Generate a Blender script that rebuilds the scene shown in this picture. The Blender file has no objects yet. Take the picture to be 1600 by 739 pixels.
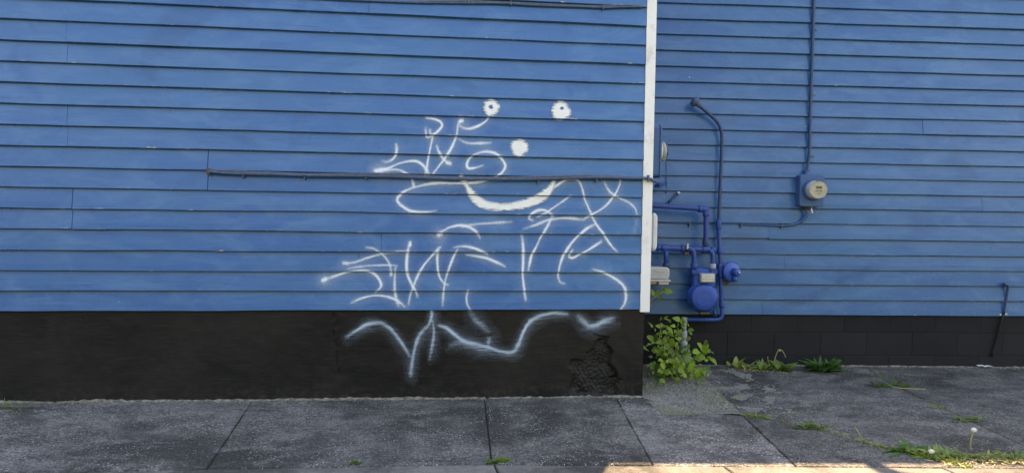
import bpy, bmesh, math, random
import numpy as np
from mathutils import Vector, Matrix, noise as mnoise
random.seed(7); RNG = np.random.default_rng(7)
S = bpy.context.scene
COL = S.collection
R = math.radians

# ------------------------------------------------------------------ camera
FPX = 1110.0
YAW, PIT, ROLL = 0.11743, 0.04451, 0.01492
D = 5.0412
CAM = Vector((0, -D, 1.385))
fwd = Vector((math.sin(YAW)*math.cos(PIT), math.cos(YAW)*math.cos(PIT), -math.sin(PIT)))
r0 = Vector((math.cos(YAW), -math.sin(YAW), 0)); u0 = r0.cross(fwd)
rgt = math.cos(ROLL)*r0 + math.sin(ROLL)*u0
upv = -math.sin(ROLL)*r0 + math.cos(ROLL)*u0
cd = bpy.data.cameras.new('camera'); cam = bpy.data.objects.new('camera', cd); COL.objects.link(cam)
cd.sensor_width = 36; cd.lens = 36*FPX/1600; cd.clip_end = 2000; cd.clip_start = .05
m = Matrix((rgt, upv, -fwd)).transposed().to_4x4(); m.translation = CAM
cam.matrix_world = m
S.camera = cam
# ------------------------------------------------------------------ sky, sun, exposure
SUN_EL, SUN_AZ = R(60), math.atan2(.48, 1)
w = bpy.data.worlds.new('World'); S.world = w; w.use_nodes = True
wn = w.node_tree; sky = wn.nodes.new('ShaderNodeTexSky'); sky.sky_type = 'NISHITA'; sky.sun_disc = False
sky.sun_elevation = SUN_EL; sky.sun_rotation = SUN_AZ; sky.air_density = 1.0; sky.dust_density = .6; sky.ozone_density = 1.0
bg = wn.nodes['Background']; bg.inputs[1].default_value = .15
wn.links.new(sky.outputs[0], bg.inputs[0])
sd = bpy.data.lights.new('sun', 'SUN'); sd.energy = 4.3; sd.angle = R(.53); sd.color = (1, .87, .68)
so = bpy.data.objects.new('sun', sd); COL.objects.link(so)
sv = Vector((math.sin(SUN_AZ)*math.cos(SUN_EL), math.cos(SUN_AZ)*math.cos(SUN_EL), math.sin(SUN_EL)))
so.rotation_euler = sv.to_track_quat('Z', 'Y').to_euler(); so.location = sv*30
S.view_settings.view_transform = 'Standard'; S.view_settings.look = 'None'
S.view_settings.exposure = 2.44; S.view_settings.gamma = 1
S.view_settings.use_white_balance = True
S.view_settings.white_balance_temperature = 10100; S.view_settings.white_balance_tint = 18
S.render.engine = 'CYCLES'
S.cycles.max_bounces = 6; S.cycles.diffuse_bounces = 3; S.cycles.glossy_bounces = 3; S.cycles.transparent_max_bounces = 10

# ------------------------------------------------------------------ picture point -> point on a wall or the ground
def ray(px, py): return fwd + rgt*((px-800)/FPX) - upv*((py-369.5)/FPX)
def wl(px, py, off=0.0):                 # on the front wall (plane y = -off)
    d = ray(px, py); return CAM + d*((D-off)/d.y)
WA = -0.05544
WN = Vector((-math.sin(WA), math.cos(WA), 0)); WT = Vector((math.cos(WA), math.sin(WA), 0)); UZ = Vector((0, 0, 1))
WD = D + 1.16697
W0 = Vector((0, -D, 0)) + WN*WD          # wing wall origin (u = 0)
def wr(px, py, off=0.0):                 # on the wing wall, off metres in front of it
    d = ray(px, py); return CAM + d*((WD-off)/d.dot(WN))
def wru(px, py, off=0.0):
    p = wr(px, py, off)-W0; return p.dot(WT), p.z
def wp(u, off, z): return W0 + WT*u - WN*off + UZ*z
SLOPE = -.008
def gz(x): return SLOPE*x
def gp(px, py):
    d = ray(px, py); t = -1.385/(d.z - SLOPE*d.x); p = CAM + d*t; return p

# ------------------------------------------------------------------ builders
def tag(o, label=None, cat=None, group=None, kind=None):
    if label: o['label'] = label
    if cat: o['category'] = cat
    if group: o['group'] = group
    if kind: o['kind'] = kind
    return o
FR = {}
def empty(name, loc, rz=0.0, label=None, cat=None, group=None, kind=None):
    o = bpy.data.objects.new(name, None); COL.objects.link(o); o.location = loc; o.rotation_euler = (0, 0, rz)
    o.empty_display_size = .1
    FR[o.name] = Matrix.Translation(Vector(loc)) @ Matrix.Rotation(rz, 4, 'Z')
    return tag(o, label, cat, group, kind)
def link(name, me, mat, parent=None, frame=None):
    """mesh given in world coordinates -> object in the frame of its thing"""
    o = bpy.data.objects.new(name, me); COL.objects.link(o)
    if mat and not me.materials: me.materials.append(mat)
    if parent is not None:
        o.parent = parent; M = FR[parent.name]; FR[o.name] = M
        me.transform(M.inverted())
    elif frame is not None:
        M = Matrix.Translation(Vector(frame)); FR[o.name] = M
        me.transform(M.inverted()); o.location = frame
    else: FR[o.name] = Matrix.Identity(4)
    return o
class MB:
    def __init__(s): s.b = bmesh.new()
    def tube(s, pts, r, n=10, caps=True, smooth=0):
        pts = [Vector(p) for p in pts]
        rr = list(r) if hasattr(r, '__len__') else [r]*len(pts)
        if smooth:
            P, Q = [], []
            for i in range(len(pts)-1):
                a, b, c, d_ = pts[max(i-1, 0)], pts[i], pts[i+1], pts[min(i+2, len(pts)-1)]
                for k in range(smooth):
                    t = k/smooth
                    P.append(.5*((2*b)+(c-a)*t+(2*a-5*b+4*c-d_)*t*t+(3*b-a-3*c+d_)*t**3)); Q.append(rr[i]*(1-t)+rr[i+1]*t)
            P.append(pts[-1]); Q.append(rr[-1]); pts, rr = P, Q
        ref = None; rings = []
        for i, p in enumerate(pts):
            if i == 0: t = pts[1]-p
            elif i == len(pts)-1: t = p-pts[i-1]
            else: t = (pts[i+1]-p).normalized()+(p-pts[i-1]).normalized()
            t.normalize()
            if ref is None:
                ref = t.cross(Vector((.31, .2, .93)));  ref = ref if ref.length > .1 else t.cross(Vector((1, 0, 0)))
            ref = (ref - t*ref.dot(t)).normalized(); bn = t.cross(ref)
            rings.append([s.b.verts.new(p+(ref*math.cos(a)+bn*math.sin(a))*rr[i]) for a in (2*math.pi*k/n for k in range(n))])
        for A, B in zip(rings, rings[1:]):
            for k in range(n):
                f = s.b.faces.new((A[k], A[(k+1) % n], B[(k+1) % n], B[k])); f.smooth = True
        if caps: s.b.faces.new(rings[0][::-1]); s.b.faces.new(rings[-1])
        return s
    def lathe(s, o, ax, prof, n=24):
        o = Vector(o); ax = Vector(ax).normalized(); a1 = ax.cross(Vector((.13, .2, .95))).normalized(); a2 = ax.cross(a1)
        rings = []
        for (h, r) in prof:
            rings.append([s.b.verts.new(o+ax*h+(a1*math.cos(2*math.pi*k/n)+a2*math.sin(2*math.pi*k/n))*max(r, .0004)) for k in range(n)])
        for i, (A, B) in enumerate(zip(rings, rings[1:])):
            for k in range(n):
                f = s.b.faces.new((A[k], A[(k+1) % n], B[(k+1) % n], B[k])); f.smooth = abs(prof[i][1]-prof[i+1][1]) < abs(prof[i][0]-prof[i+1][0])*3
        s.b.faces.new(rings[0][::-1]); s.b.faces.new(rings[-1])
        return s
    def box(s, c, ax, ay, az, sx, sy, sz, bev=0.0, seg=2):
        c = Vector(c); vs = []
        t = bmesh.new()
        for z in (-.5, .5):
            for x, y in ((-.5, -.5), (.5, -.5), (.5, .5), (-.5, .5)):
                vs.append(t.verts.new(c+ax*x*sx+ay*y*sy+az*z*sz))
        for q in ((3, 2, 1, 0), (4, 5, 6, 7), (0, 1, 5, 4), (1, 2, 6, 5), (2, 3, 7, 6), (3, 0, 4, 7)): t.faces.new([vs[i] for i in q])
        if bev: bmesh.ops.bevel(t, geom=t.edges[:], offset=bev, segments=seg, profile=.5, affect='EDGES')
        s.merge(t); return s
    def merge(s, t):
        me = bpy.data.meshes.new('tmp'); t.to_mesh(me); t.free(); s.b.from_mesh(me); bpy.data.meshes.remove(me)
    def roundbox(s, c, ax, az, out, sx, sz, depth, rad, edge=.004, n=6):
        """rounded rectangle (corner radius rad) pushed out along out by depth"""
        c = Vector(c); pts = []
        for (cx, cz, a0) in ((1, 1, 0), (-1, 1, 90), (-1, -1, 180), (1, -1, 270)):
            for k in range(n+1):
                a = R(a0+90*k/n); pts.append((cx*(sx/2-rad)+rad*math.cos(a), cz*(sz/2-rad)+rad*math.sin(a)))
        rings = []
        for (h, sh) in ((0, 0), (depth-edge, 0), (depth, edge)):
            rings.append([s.b.verts.new(c+out*h+ax*(x*(1-2*sh/sx))+az*(z*(1-2*sh/sz))) for x, z in pts])
        N = len(pts)
        for A, B in zip(rings, rings[1:]):
            for k in range(N): s.b.faces.new((A[k], A[(k+1) % N], B[(k+1) % N], B[k]))
        s.b.faces.new(rings[0][::-1]); s.b.faces.new(rings[-1]); return s
    def mesh(s, name):
        bmesh.ops.recalc_face_normals(s.b, faces=s.b.faces[:])
        me = bpy.data.meshes.new(name); s.b.to_mesh(me); s.b.free(); return me
    def build(s, name, mat, parent=None, frame=None): return link(name, s.mesh(name), mat, parent, frame)
def pymesh(name, v, f):
    me = bpy.data.meshes.new(name); me.from_pydata([tuple(p) for p in v], [], f); me.update(); return me

# ------------------------------------------------------------------ materials
class NT:
    def __init__(s, name):
        s.m = bpy.data.materials.new(name); s.m.use_nodes = True; s.t = s.m.node_tree; s.n = s.t.nodes
        s.p = s.n['Principled BSDF']; s.out = s.n['Material Output']; s._c = None
    def add(s, ty, **kw):
        n = s.n.new('ShaderNode'+ty)
        for k, v in kw.items(): setattr(n, k, v)
        return n
    def to(s, a, b): s.t.links.new(a, b)
    def val(s, sock, v):
        if hasattr(v, 'is_linked') or isinstance(v, bpy.types.NodeSocket): s.to(v, sock)
        else: sock.default_value = v
    def co(s, kind='Object'):
        if s._c is None: s._c = s.add('TexCoord')
        return s._c.outputs[kind]
    def map(s, scale=(1, 1, 1), loc=(0, 0, 0), kind='Object'):
        n = s.add('Mapping'); n.inputs['Scale'].default_value = scale; n.inputs['Location'].default_value = loc; s.to(s.co(kind), n.inputs[0]); return n.outputs[0]
    def noise(s, scale, detail=4, rough=.55, vec=None, dist=0.0, out=0):
        n = s.add('TexNoise'); n.inputs['Scale'].default_value = scale; n.inputs['Detail'].default_value = detail
        n.inputs['Roughness'].default_value = rough; n.inputs['Distortion'].default_value = dist
        s.to(vec if vec is not None else s.co(), n.inputs['Vector']); return n.outputs[out]
    def vor(s, scale, vec=None, out='Distance', feature='F1', rnd=1.0):
        n = s.add('TexVoronoi', feature=feature); n.inputs['Scale'].default_value = scale; n.inputs['Randomness'].default_value = rnd
        s.to(vec if vec is not None else s.co(), n.inputs['Vector']); return n.outputs[out]
    def ramp(s, fac, stops, interp='LINEAR'):
        n = s.add('ValToRGB'); e = n.color_ramp; e.interpolation = interp
        while len(e.elements) < len(stops): e.elements.new(.5)
        for el, (p, c) in zip(e.elements, stops):
            el.position = p; el.color = (c, c, c, 1) if not hasattr(c, '__len__') else (*c[:3], 1)
        s.to(fac, n.inputs[0]); return n.outputs[0]
    def math(s, op, a, b=0.0, clamp=False):
        n = s.add('Math', operation=op, use_clamp=clamp); s.val(n.inputs[0], a); s.val(n.inputs[1], b); return n.outputs[0]
    def mix(s, fac, a, b, mode='MIX'):
        n = s.add('Mix', data_type='RGBA', blend_type=mode); s.val(n.inputs[0], fac)
        for k, v in ((6, a), (7, b)):
            if isinstance(v, tuple): n.inputs[k].default_value = (*v[:3], 1)
            else: s.to(v, n.inputs[k])
        return n.outputs[2]
    def bump(s, h, strength=.3, dist=.01, nrm=None):
        n = s.add('Bump'); n.inputs['Strength'].default_value = strength; n.inputs['Distance'].default_value = dist; s.to(h, n.inputs['Height'])
        if nrm is not None: s.to(nrm, n.inputs['Normal'])
        return n.outputs[0]
    def fin(s, col=None, rough=None, nrm=None, metal=None, spec=None):
        if col is not None:
            if isinstance(col, tuple): s.p.inputs['Base Color'].default_value = (*col, 1)
            else: s.to(col, s.p.inputs['Base Color'])
        if rough is not None: s.val(s.p.inputs['Roughness'], rough)
        if nrm is not None: s.to(nrm, s.p.inputs['Normal'])
        if metal is not None: s.val(s.p.inputs['Metallic'], metal)
        if spec is not None: s.p.inputs['Specular IOR Level'].default_value = spec
        return s.m

def mat_siding(name, c_dark, c_mid, c_light, chips=.62):
    N = NT(name)
    oi = N.add('ObjectInfo'); rnd = oi.outputs['Random']
    uv = N.add('UVMap', uv_map='UVMap'); sep = N.add('SeparateXYZ'); N.to(uv.outputs[0], sep.inputs[0])
    v = sep.outputs[1]
    big = N.noise(.75, 3, .6, N.map((1, 1, 1.6)), dist=.6)
    patch = N.noise(2.2, 4, .62, N.map((1, 1, 2.6), (3, 1, 7)), dist=.9)
    col = N.mix(N.ramp(big, [(.32, 0.), (.7, 1.)]), c_dark, c_mid)
    col = N.mix(N.math('MULTIPLY', N.ramp(patch, [(.46, 0.), (.68, 1.)]), .8), col, c_light)
    # board to board
    col = N.mix(N.math('MULTIPLY', rnd, .30), col, c_light)
    # weathered grain: greyer streaks stretched along the board
    gvec = N.map((1.6, 40, 60)); wob = N.add('VectorMath', operation='ADD'); N.to(gvec, wob.inputs[0])
    cmb = N.add('CombineXYZ'); N.to(N.math('MULTIPLY', rnd, 37.), cmb.inputs[0]); N.to(cmb.outputs[0], wob.inputs[1])
    grain = N.noise(1.5, 4, .68, wob.outputs[0], dist=1.2)
    gm = N.ramp(N.noise(1.3, 4, .6, N.map((1, 1, 3), (6, 3, 2))), [(.40, .12), (.66, .60)])
    col = N.mix(N.math('MULTIPLY', N.ramp(grain, [(.42, 0.), (.68, 1.)]), gm), col, tuple(min(1, c*1.35+.015) for c in c_mid))
    col = N.mix(N.math('MULTIPLY', N.ramp(grain, [(.25, 1.), (.44, 0.)]), N.math('MULTIPLY', gm, 1.3)), col, tuple(c*.55 for c in c_dark))
    # lap-line shade put into the colour under the course above, bare wood chips along the butt edge
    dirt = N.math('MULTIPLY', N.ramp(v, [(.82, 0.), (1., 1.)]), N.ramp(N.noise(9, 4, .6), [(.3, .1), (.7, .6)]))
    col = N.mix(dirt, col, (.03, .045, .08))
    edge = N.ramp(v, [(.0, 1.), (.055, .9), (.07, 0.)])
    ch = N.math('MULTIPLY', edge, N.ramp(N.noise(7, 4, .75, N.map((1, 1, 6), (9, 2, 4))), [(chips, 0.), (chips+.03, 1.)]))
    col = N.mix(ch, col, (.52, .47, .40))
    # smudges where the wall was repainted, and rain streaks
    sm = N.math('MULTIPLY', N.ramp(N.noise(1.1, 3, .6, N.map((1, 1, 1.5), (21, 4, 3)), dist=1.4), [(.56, 0.), (.66, 1.)]), .35)
    col = N.mix(sm, col, tuple(c*.62 for c in c_dark))
    rs = N.math('MULTIPLY', N.ramp(N.noise(1, 4, .6, N.map((26, 1, 1.1), (2, 2, 9))), [(.58, 0.), (.76, 1.)]), .22)
    col = N.mix(rs, col, (.10, .14, .19))
    fl = N.math('MULTIPLY', N.ramp(N.noise(16, 2, .5, N.map((1, 1, 1.4), (1, 5, 2))), [(.80, 0.), (.82, 1.)]), .6)
    col = N.mix(fl, col, (.5, .55, .6))
    h = N.math('ADD', N.math('MULTIPLY', grain, N.math('ADD', .35, rnd)), N.math('MULTIPLY', N.noise(90, 3, .6), .25))
    rough = N.ramp(N.noise(5, 4, .6), [(.3, .16), (.7, .32)])
    return N.fin(col, rough, N.bump(h, .35, .0025), spec=.5)
M = {}
M['siding'] = mat_siding('blue_siding_paint', (.002, .095, .320), (.008, .121, .308), (.050, .175, .375), .635)
M['siding_wing'] = mat_siding('faded_blue_siding_paint', (.004, .092, .281), (.012, .115, .275), (.046, .158, .333), .67)

def mat_black():
    N = NT('black_masonry_paint')
    st = N.noise(1.0, 6, .65, N.map((7, 40, 60)), dist=.5)
    lum = N.noise(2.2, 5, .6, dist=.8)
    col = N.mix(N.ramp(lum, [(.36, 0.), (.64, 1.)]), (.0065, .0063, .0068), (.017, .0148, .0136))
    col = N.mix(N.math('MULTIPLY', N.ramp(st, [(.5, 0.), (.75, 1.)]), .38), col, (.045, .038, .033))
    sp = N.ramp(N.noise(55, 3, .6), [(.735, 0.), (.76, 1.)])
    col = N.mix(N.math('MULTIPLY', sp, .7), col, (.23, .21, .19))
    sc = N.math('MULTIPLY', N.ramp(N.noise(1, 5, .7, N.map((9, 1, 34), (3, 1, 5)), dist=1.5), [(.66, 0.), (.72, 1.)]), N.ramp(N.noise(1.7, 3, .6, N.map((1, 1, 1), (7, 7, 1))), [(.45, 0.), (.62, .7)]))
    col = N.mix(sc, col, (.055, .052, .052))
    sz = N.add('SeparateXYZ'); N.to(N.co(), sz.inputs[0])
    sp2 = N.math('MULTIPLY', N.ramp(sz.outputs[2], [(.0, .45), (.14, 0.)]), N.ramp(N.noise(22, 5, .7), [(.50, 0.), (.66, 1.)]))
    col = N.mix(sp2, col, (.075, .07, .058))
    at = N.add('Attribute', attribute_name='raw'); at.attribute_type = 'GEOMETRY'
    col = N.mix(N.math('MULTIPLY', at.outputs['Fac'], N.ramp(N.noise(60, 5, .7), [(.42, .0), (.72, .5)])), col, (.055, .051, .048))
    h = N.math('ADD', st, N.math('MULTIPLY', N.noise(120, 4, .7), .6))
    return N.fin(col, N.ramp(lum, [(.3, .5), (.7, .72)]), N.bump(h, .4, .005), spec=.25)
M['black'] = mat_black()
def mat_block():
    N = NT('black_painted_block')
    oi = N.add('ObjectInfo')
    lum = N.noise(3, 5, .65)
    col = N.mix(N.ramp(lum, [(.3, 0.), (.7, 1.)]), (.008, .0085, .011), (.014, .0145, .018))
    col = N.mix(N.math('MULTIPLY', oi.outputs['Random'], .35), col, (.032, .031, .034))
    sp = N.ramp(N.noise(60, 3, .6), [(.73, 0.), (.76, 1.)])
    col = N.mix(N.math('MULTIPLY', sp, .5), col, (.2, .19, .18))
    h = N.math('ADD', N.noise(150, 4, .75), N.math('MULTIPLY', N.vor(170), .5))
    return N.fin(col, .68, N.bump(h, .5, .003), spec=.22)
M['block'] = mat_block()
def mat_simple(name, col, rough=.5, metal=0.0, var=.18, scale=14, bump=.15, bd=.002, dirt=None, spec=.5):
    N = NT(name)
    nz = N.noise(scale, 5, .62)
    c = N.mix(N.ramp(nz, [(.3, 0.), (.72, 1.)]), tuple(x*(1-var) for x in col), tuple(min(1, x*(1+var)) for x in col))
    if dirt:
        d = N.ramp(N.noise(scale*1.7, 6, .7, N.map((1, 1, 1), (4, 4, 4))), [(.54, 0.), (.70, 1.)])
        c = N.mix(N.math('MULTIPLY', d, dirt[1]), c, dirt[0])
    return N.fin(c, N.ramp(nz, [(.3, max(0, rough-.08)), (.7, min(1, rough+.1))]), N.bump(N.noise(scale*9, 4, .6), bump, bd), metal=metal, spec=spec)
M['white'] = mat_simple('white_trim_paint', (.78, .79, .79), .5, var=.06, scale=5, bump=.3, dirt=((.40, .40, .38), .55))
M['pipe'] = mat_simple('ultramarine_pipe_paint', (.004, .060, .28), .42, var=.28, scale=26, bump=.5, dirt=((.050, .038, .034), .9))
M['pipe_wall'] = mat_simple('wall_blue_pipe_paint', (.010, .048, .135), .45, var=.2, scale=20, bump=.3, dirt=((.03, .03, .04), .5))
M['meter_blue'] = mat_simple('ultramarine_meter_paint', (.006, .078, .37), .38, var=.12, scale=12, bump=.15, dirt=((.03, .045, .13), .6))
M['box_blue'] = mat_simple('blue_meter_box_paint', (.025, .105, .26), .45, var=.1, scale=9, bump=.1, dirt=((.04, .06, .12), .35))
M['cable'] = mat_simple('blue_painted_cable_sheath', (.050, .088, .17), .5, var=.3, scale=30, bump=.2, dirt=((.02, .022, .03), .8))
M['cable_grey'] = mat_simple('weathered_cable_sheath', (.10, .105, .12), .6, var=.3, scale=30, dirt=((.30, .29, .27), .6))
M['lowcable'] = mat_simple('wall_blue_cable_paint', (.014, .092, .24), .45, var=.2, scale=20, dirt=((.03, .04, .07), .6))
M['clip'] = mat_simple('painted_clip', (.07, .085, .11), .6, .0, var=.4, scale=60, dirt=((.40, .38, .33), .7))
M['galv'] = mat_simple('galvanised_steel', (.50, .50, .50), .5, .75, var=.2, scale=40, dirt=((.2, .17, .13), .5))
M['greypaint'] = mat_simple('grey_painted_pipe', (.33, .37, .42), .5, var=.2, scale=30, dirt=((.15, .13, .11), .5))
M['rust'] = mat_simple('rusty_fitting', (.13, .075, .045), .8, .2, var=.4, scale=60, bump=.5)
M['cream'] = mat_simple('cream_plastic', (.62, .58, .46), .45, var=.08, scale=20, dirt=((.35, .31, .24), .3))
M['greyplastic'] = mat_simple('light_grey_plastic', (.47, .48, .46), .5, var=.08, scale=16, dirt=((.3, .29, .26), .4))
M['boxwhite'] = mat_simple('off_white_box', (.60, .62, .63), .45, var=.06, scale=10, dirt=((.4, .41, .42), .3))
M['dark'] = mat_simple('dark_print', (.03, .03, .035), .5, var=.1)
M['lcd'] = mat_simple('display_grey', (.17, .19, .17), .25, var=.1)
M['orange'] = mat_simple('pale_orange', (.62, .36, .24), .5, var=.1)  # pale orange tone for one small gas meter window
M['weldtan'] = mat_simple('crumbling_mortar', (.23, .21, .165), .9, var=.75, scale=30, bump=.8, bd=.01, dirt=((.10, .11, .06), .7), spec=.2)
M['roof'] = mat_simple('roofing_felt', (.06, .06, .062), .9, var=.3, scale=20)
M['core'] = mat_simple('dark_sheathing', (.03, .035, .05), .9)
N = NT('meter_glass'); N.p.inputs['Transmission Weight'].default_value = 1; N.p.inputs['IOR'].default_value = 1.25
M['glass'] = N.fin((.95, .96, .96), .06)

def mat_concrete(name, a, b, speck, wk=1.0):
    N = NT(name)
    oi = N.add('ObjectInfo')
    big = N.noise(1.15, 5, .65, dist=.9); mid = N.noise(4.2, 5, .70, N.map((1, 1.7, 1), (5, 2, 0)), dist=.5); fine = N.noise(85, 3, .75)
    pit = N.noise(34, 4, .7, N.map((1, 1, 1), (2, 9, 0)))
    col = N.mix(N.ramp(big, [(.40, 0.), (.58, 1.)]), tuple(x*.55 for x in a), tuple(x*1.22 for x in b))
    col = N.mix(N.math('MULTIPLY', N.ramp(mid, [(.32, 1.), (.53, 0.)]), .72*wk), col, tuple(x*.45 for x in a))
    col = N.mix(N.math('MULTIPLY', N.ramp(mid, [(.54, 0.), (.70, 1.)]), .65), col, tuple(min(1, x*1.75) for x in b))
    col = N.mix(N.math('MULTIPLY', N.ramp(pit, [(.36, 1.), (.52, 0.)]), .6*wk), col, tuple(x*.35 for x in a))
    col = N.mix(N.math('MULTIPLY', N.ramp(fine, [(.40, 1.), (.54, 0.)]), .75*wk), col, tuple(x*.30 for x in a))
    # exposed aggregate: pale grains, thick where the skin has worn off
    wear = N.ramp(N.noise(2.6, 6, .65, N.map((1, 1, 1), (8, 8, 0)), dist=.6), [(.38, .12), (.60, 1.)])
    for sc, lo in ((70, .76), (120, .70)):
        vc = N.vor(sc, out='Color'); sp = N.add('SeparateColor'); N.to(vc, sp.inputs[0]); vd = N.vor(sc)
        g = N.math('MULTIPLY', N.ramp(sp.outputs[0], [(lo, 0.), (.97, 1.)]), N.ramp(vd, [(.26, 1.), (.42, 0.)]))
        col = N.mix(N.math('MULTIPLY', N.math('MULTIPLY', g, wear), .95*wk), col, speck)
    vc2 = N.vor(6, out='Color'); s2 = N.add('SeparateColor'); N.to(vc2, s2.inputs[0]); d2 = N.vor(6, N.map((1, 1.3, 1)))
    gum = N.math('MULTIPLY', N.ramp(s2.outputs[0], [(.80, 0.), (.81, 1.)]), N.ramp(d2, [(.04, 1.), (.075, 0.)]))
    col = N.mix(N.math('MULTIPLY', gum, .75), col, (.36, .37, .38))
    k = N.ramp(oi.outputs['Random'], [(0., .74), (1., 1.22)])
    col = N.mix(1.0, col, k, 'MULTIPLY')
    h = N.math('ADD', N.math('MULTIPLY', fine, 1.), N.math('MULTIPLY', vd, -.9)); h = N.math('ADD', h, N.math('MULTIPLY', pit, 1.2))
    return N.fin(col, .9, N.bump(h, .9, .008), spec=.25)
M['concrete'] = mat_concrete('weathered_concrete', (.112, .110, .106), (.180, .176, .170), (.58, .57, .55))
M['concrete_front'] = mat_concrete('smooth_front_concrete', (.135, .132, .126), (.160, .156, .148), (.36, .35, .33), .35)
M['concrete_pale'] = mat_concrete('worn_concrete', (.26, .235, .20), (.33, .30, .255), (.48, .45, .40))
def mat_soil(name, a, b, c, scale=14):
    N = NT(name); n1 = N.noise(scale, 6, .68); n2 = N.noise(2.3, 4, .6, N.map((1, 1, 1), (3, 6, 1)))
    col = N.mix(N.ramp(n1, [(.35, 0.), (.65, 1.)]), a, b)
    col = N.mix(N.ramp(n2, [(.44, 0.), (.62, 1.)]), col, c)
    col = N.mix(N.math('MULTIPLY', N.ramp(N.noise(110, 3, .6), [(.50, 0.), (.62, 1.)]), .6), col, tuple(min(1, x*2.0) for x in b))
    return N.fin(col, .95, N.bump(N.noise(80, 5, .7), .9, .01), spec=.2)
M['soil'] = mat_soil('joint_soil', (.022, .020, .016), (.05, .045, .035), (.035, .042, .018))
M['gravel'] = mat_soil('mossy_gravel', (.10, .100, .086), (.22, .215, .195), (.115, .120, .055), 9)
M['turf'] = mat_soil('added_bank_turf', (.045, .065, .02), (.07, .095, .03), (.05, .06, .025), 3)
M['asphalt'] = mat_soil('asphalt', (.045, .045, .047), (.06, .06, .06), (.05, .05, .052), 30)
def mat_pebble():
    N = NT('pebble'); vc = N.noise(60, 2, .5)
    c = N.ramp(vc, [(.3, (.08, .08, .075)), (.5, (.17, .165, .15)), (.7, (.36, .35, .33))])
    return N.fin(c, .85, spec=.3)
M['pebble'] = mat_pebble()
def mat_leaf(name, a, b, trans=.35, rough=.45):
    N = NT(name); oi = N.add('ObjectInfo')
    f = N.math('ADD', N.math('MULTIPLY', oi.outputs['Random'], .7), N.math('MULTIPLY', N.noise(28, 3, .6), .45))
    col = N.ramp(f, [(.15, a), (.85, b)])
    N.fin(col, rough, spec=.4)
    tr = N.add('BsdfTranslucent'); N.to(col, tr.inputs[0]); ms = N.add('MixShader'); ms.inputs[0].default_value = trans
    N.to(N.p.outputs[0], ms.inputs[1]); N.to(tr.outputs[0], ms.inputs[2]); N.to(ms.outputs[0], N.out.inputs[0])
    return N.m
M['leaf'] = mat_leaf('shrub_leaf', (.045, .12, .02), (.27, .42, .04))
M['weed'] = mat_leaf('weed_leaf', (.07, .14, .025), (.20, .30, .05))
M['dock'] = mat_leaf('dark_weed_leaf', (.04, .12, .025), (.11, .25, .05))
M['olive'] = mat_leaf('yellowing_leaf', (.12, .19, .035), (.30, .33, .08))
M['grass'] = mat_leaf('grass_blade', (.05, .11, .02), (.20, .27, .06))
M['straw'] = mat_leaf('dry_straw', (.30, .26, .13), (.58, .50, .26), .2, .7)
M['stem'] = mat_simple('woody_stem', (.12, .10, .05), .8, var=.3)
M['gstem'] = mat_simple('green_stem', (.34, .34, .10), .6, var=.2)
M['seed'] = mat_simple('seed_head_down', (.80, .78, .70), .95, var=.06)
M['paper'] = mat_simple('white_litter', (.62, .66, .70), .6, var=.1)
def mat_spray(name, col, streak, streak_amt, rough=.6):
    N = NT(name)
    at = N.add('Attribute', attribute_name='cover'); at.attribute_type = 'GEOMETRY'
    st = N.noise(1.0, 5, .7, N.map(streak)); fn = N.noise(170, 2, .6)
    a = at.outputs['Fac']
    k = N.math('ADD', N.math('MULTIPLY', N.math('SUBTRACT', st, .5), streak_amt), N.math('MULTIPLY', N.math('SUBTRACT', fn, .5), 1.0))
    soft = N.math('MULTIPLY', N.math('MULTIPLY', a, N.math('SUBTRACT', 1., a)), 4.)
    a2 = N.math('ADD', a, N.math('MULTIPLY', k, soft), True)
    N.fin(col, rough, spec=.3)
    tr = N.add('BsdfTransparent'); ms = N.add('MixShader'); N.to(a2, ms.inputs[0]); N.to(tr.outputs[0], ms.inputs[1]); N.to(N.p.outputs[0], ms.inputs[2])
    N.to(ms.outputs[0], N.out.inputs[0]); return N.m
M['spray'] = mat_spray('white_spray_paint', (.70, .80, .90), (9, 60, 120), .8)
M['spray_dark'] = mat_spray('thin_white_spray_paint', (.46, .60, .76), (9, 60, 120), 1.3)
M['brush'] = mat_spray('white_brushed_paint', (.80, .81, .80), (16, 60, 130), 4.5)

# ------------------------------------------------------------------ pavement, road, ground
sheet = pymesh('ground', [(-400, -400, gz(-400)-.17), (400, -400, gz(400)-.17), (400, 400, gz(400)-.17), (-400, 400, gz(-400)-.17)], [(0, 1, 2, 3)])
tag(link('ground', sheet, M['soil']), kind='structure')
def strip(name, x0, x1, y0, y1, z, mat):
    return tag(link(name, pymesh(name, [(x0, y0, gz(x0)+z), (x1, y0, gz(x1)+z), (x1, y1, gz(x1)+z), (x0, y1, gz(x0)+z)], [(0, 1, 2, 3)]), mat), kind='structure')
strip('road', -60, 60, -14, -2.30, -.14, M['asphalt'])
strip('joint_bed', -8, 9.5, -2.2, 1.6, -.011, M['soil'])
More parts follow.
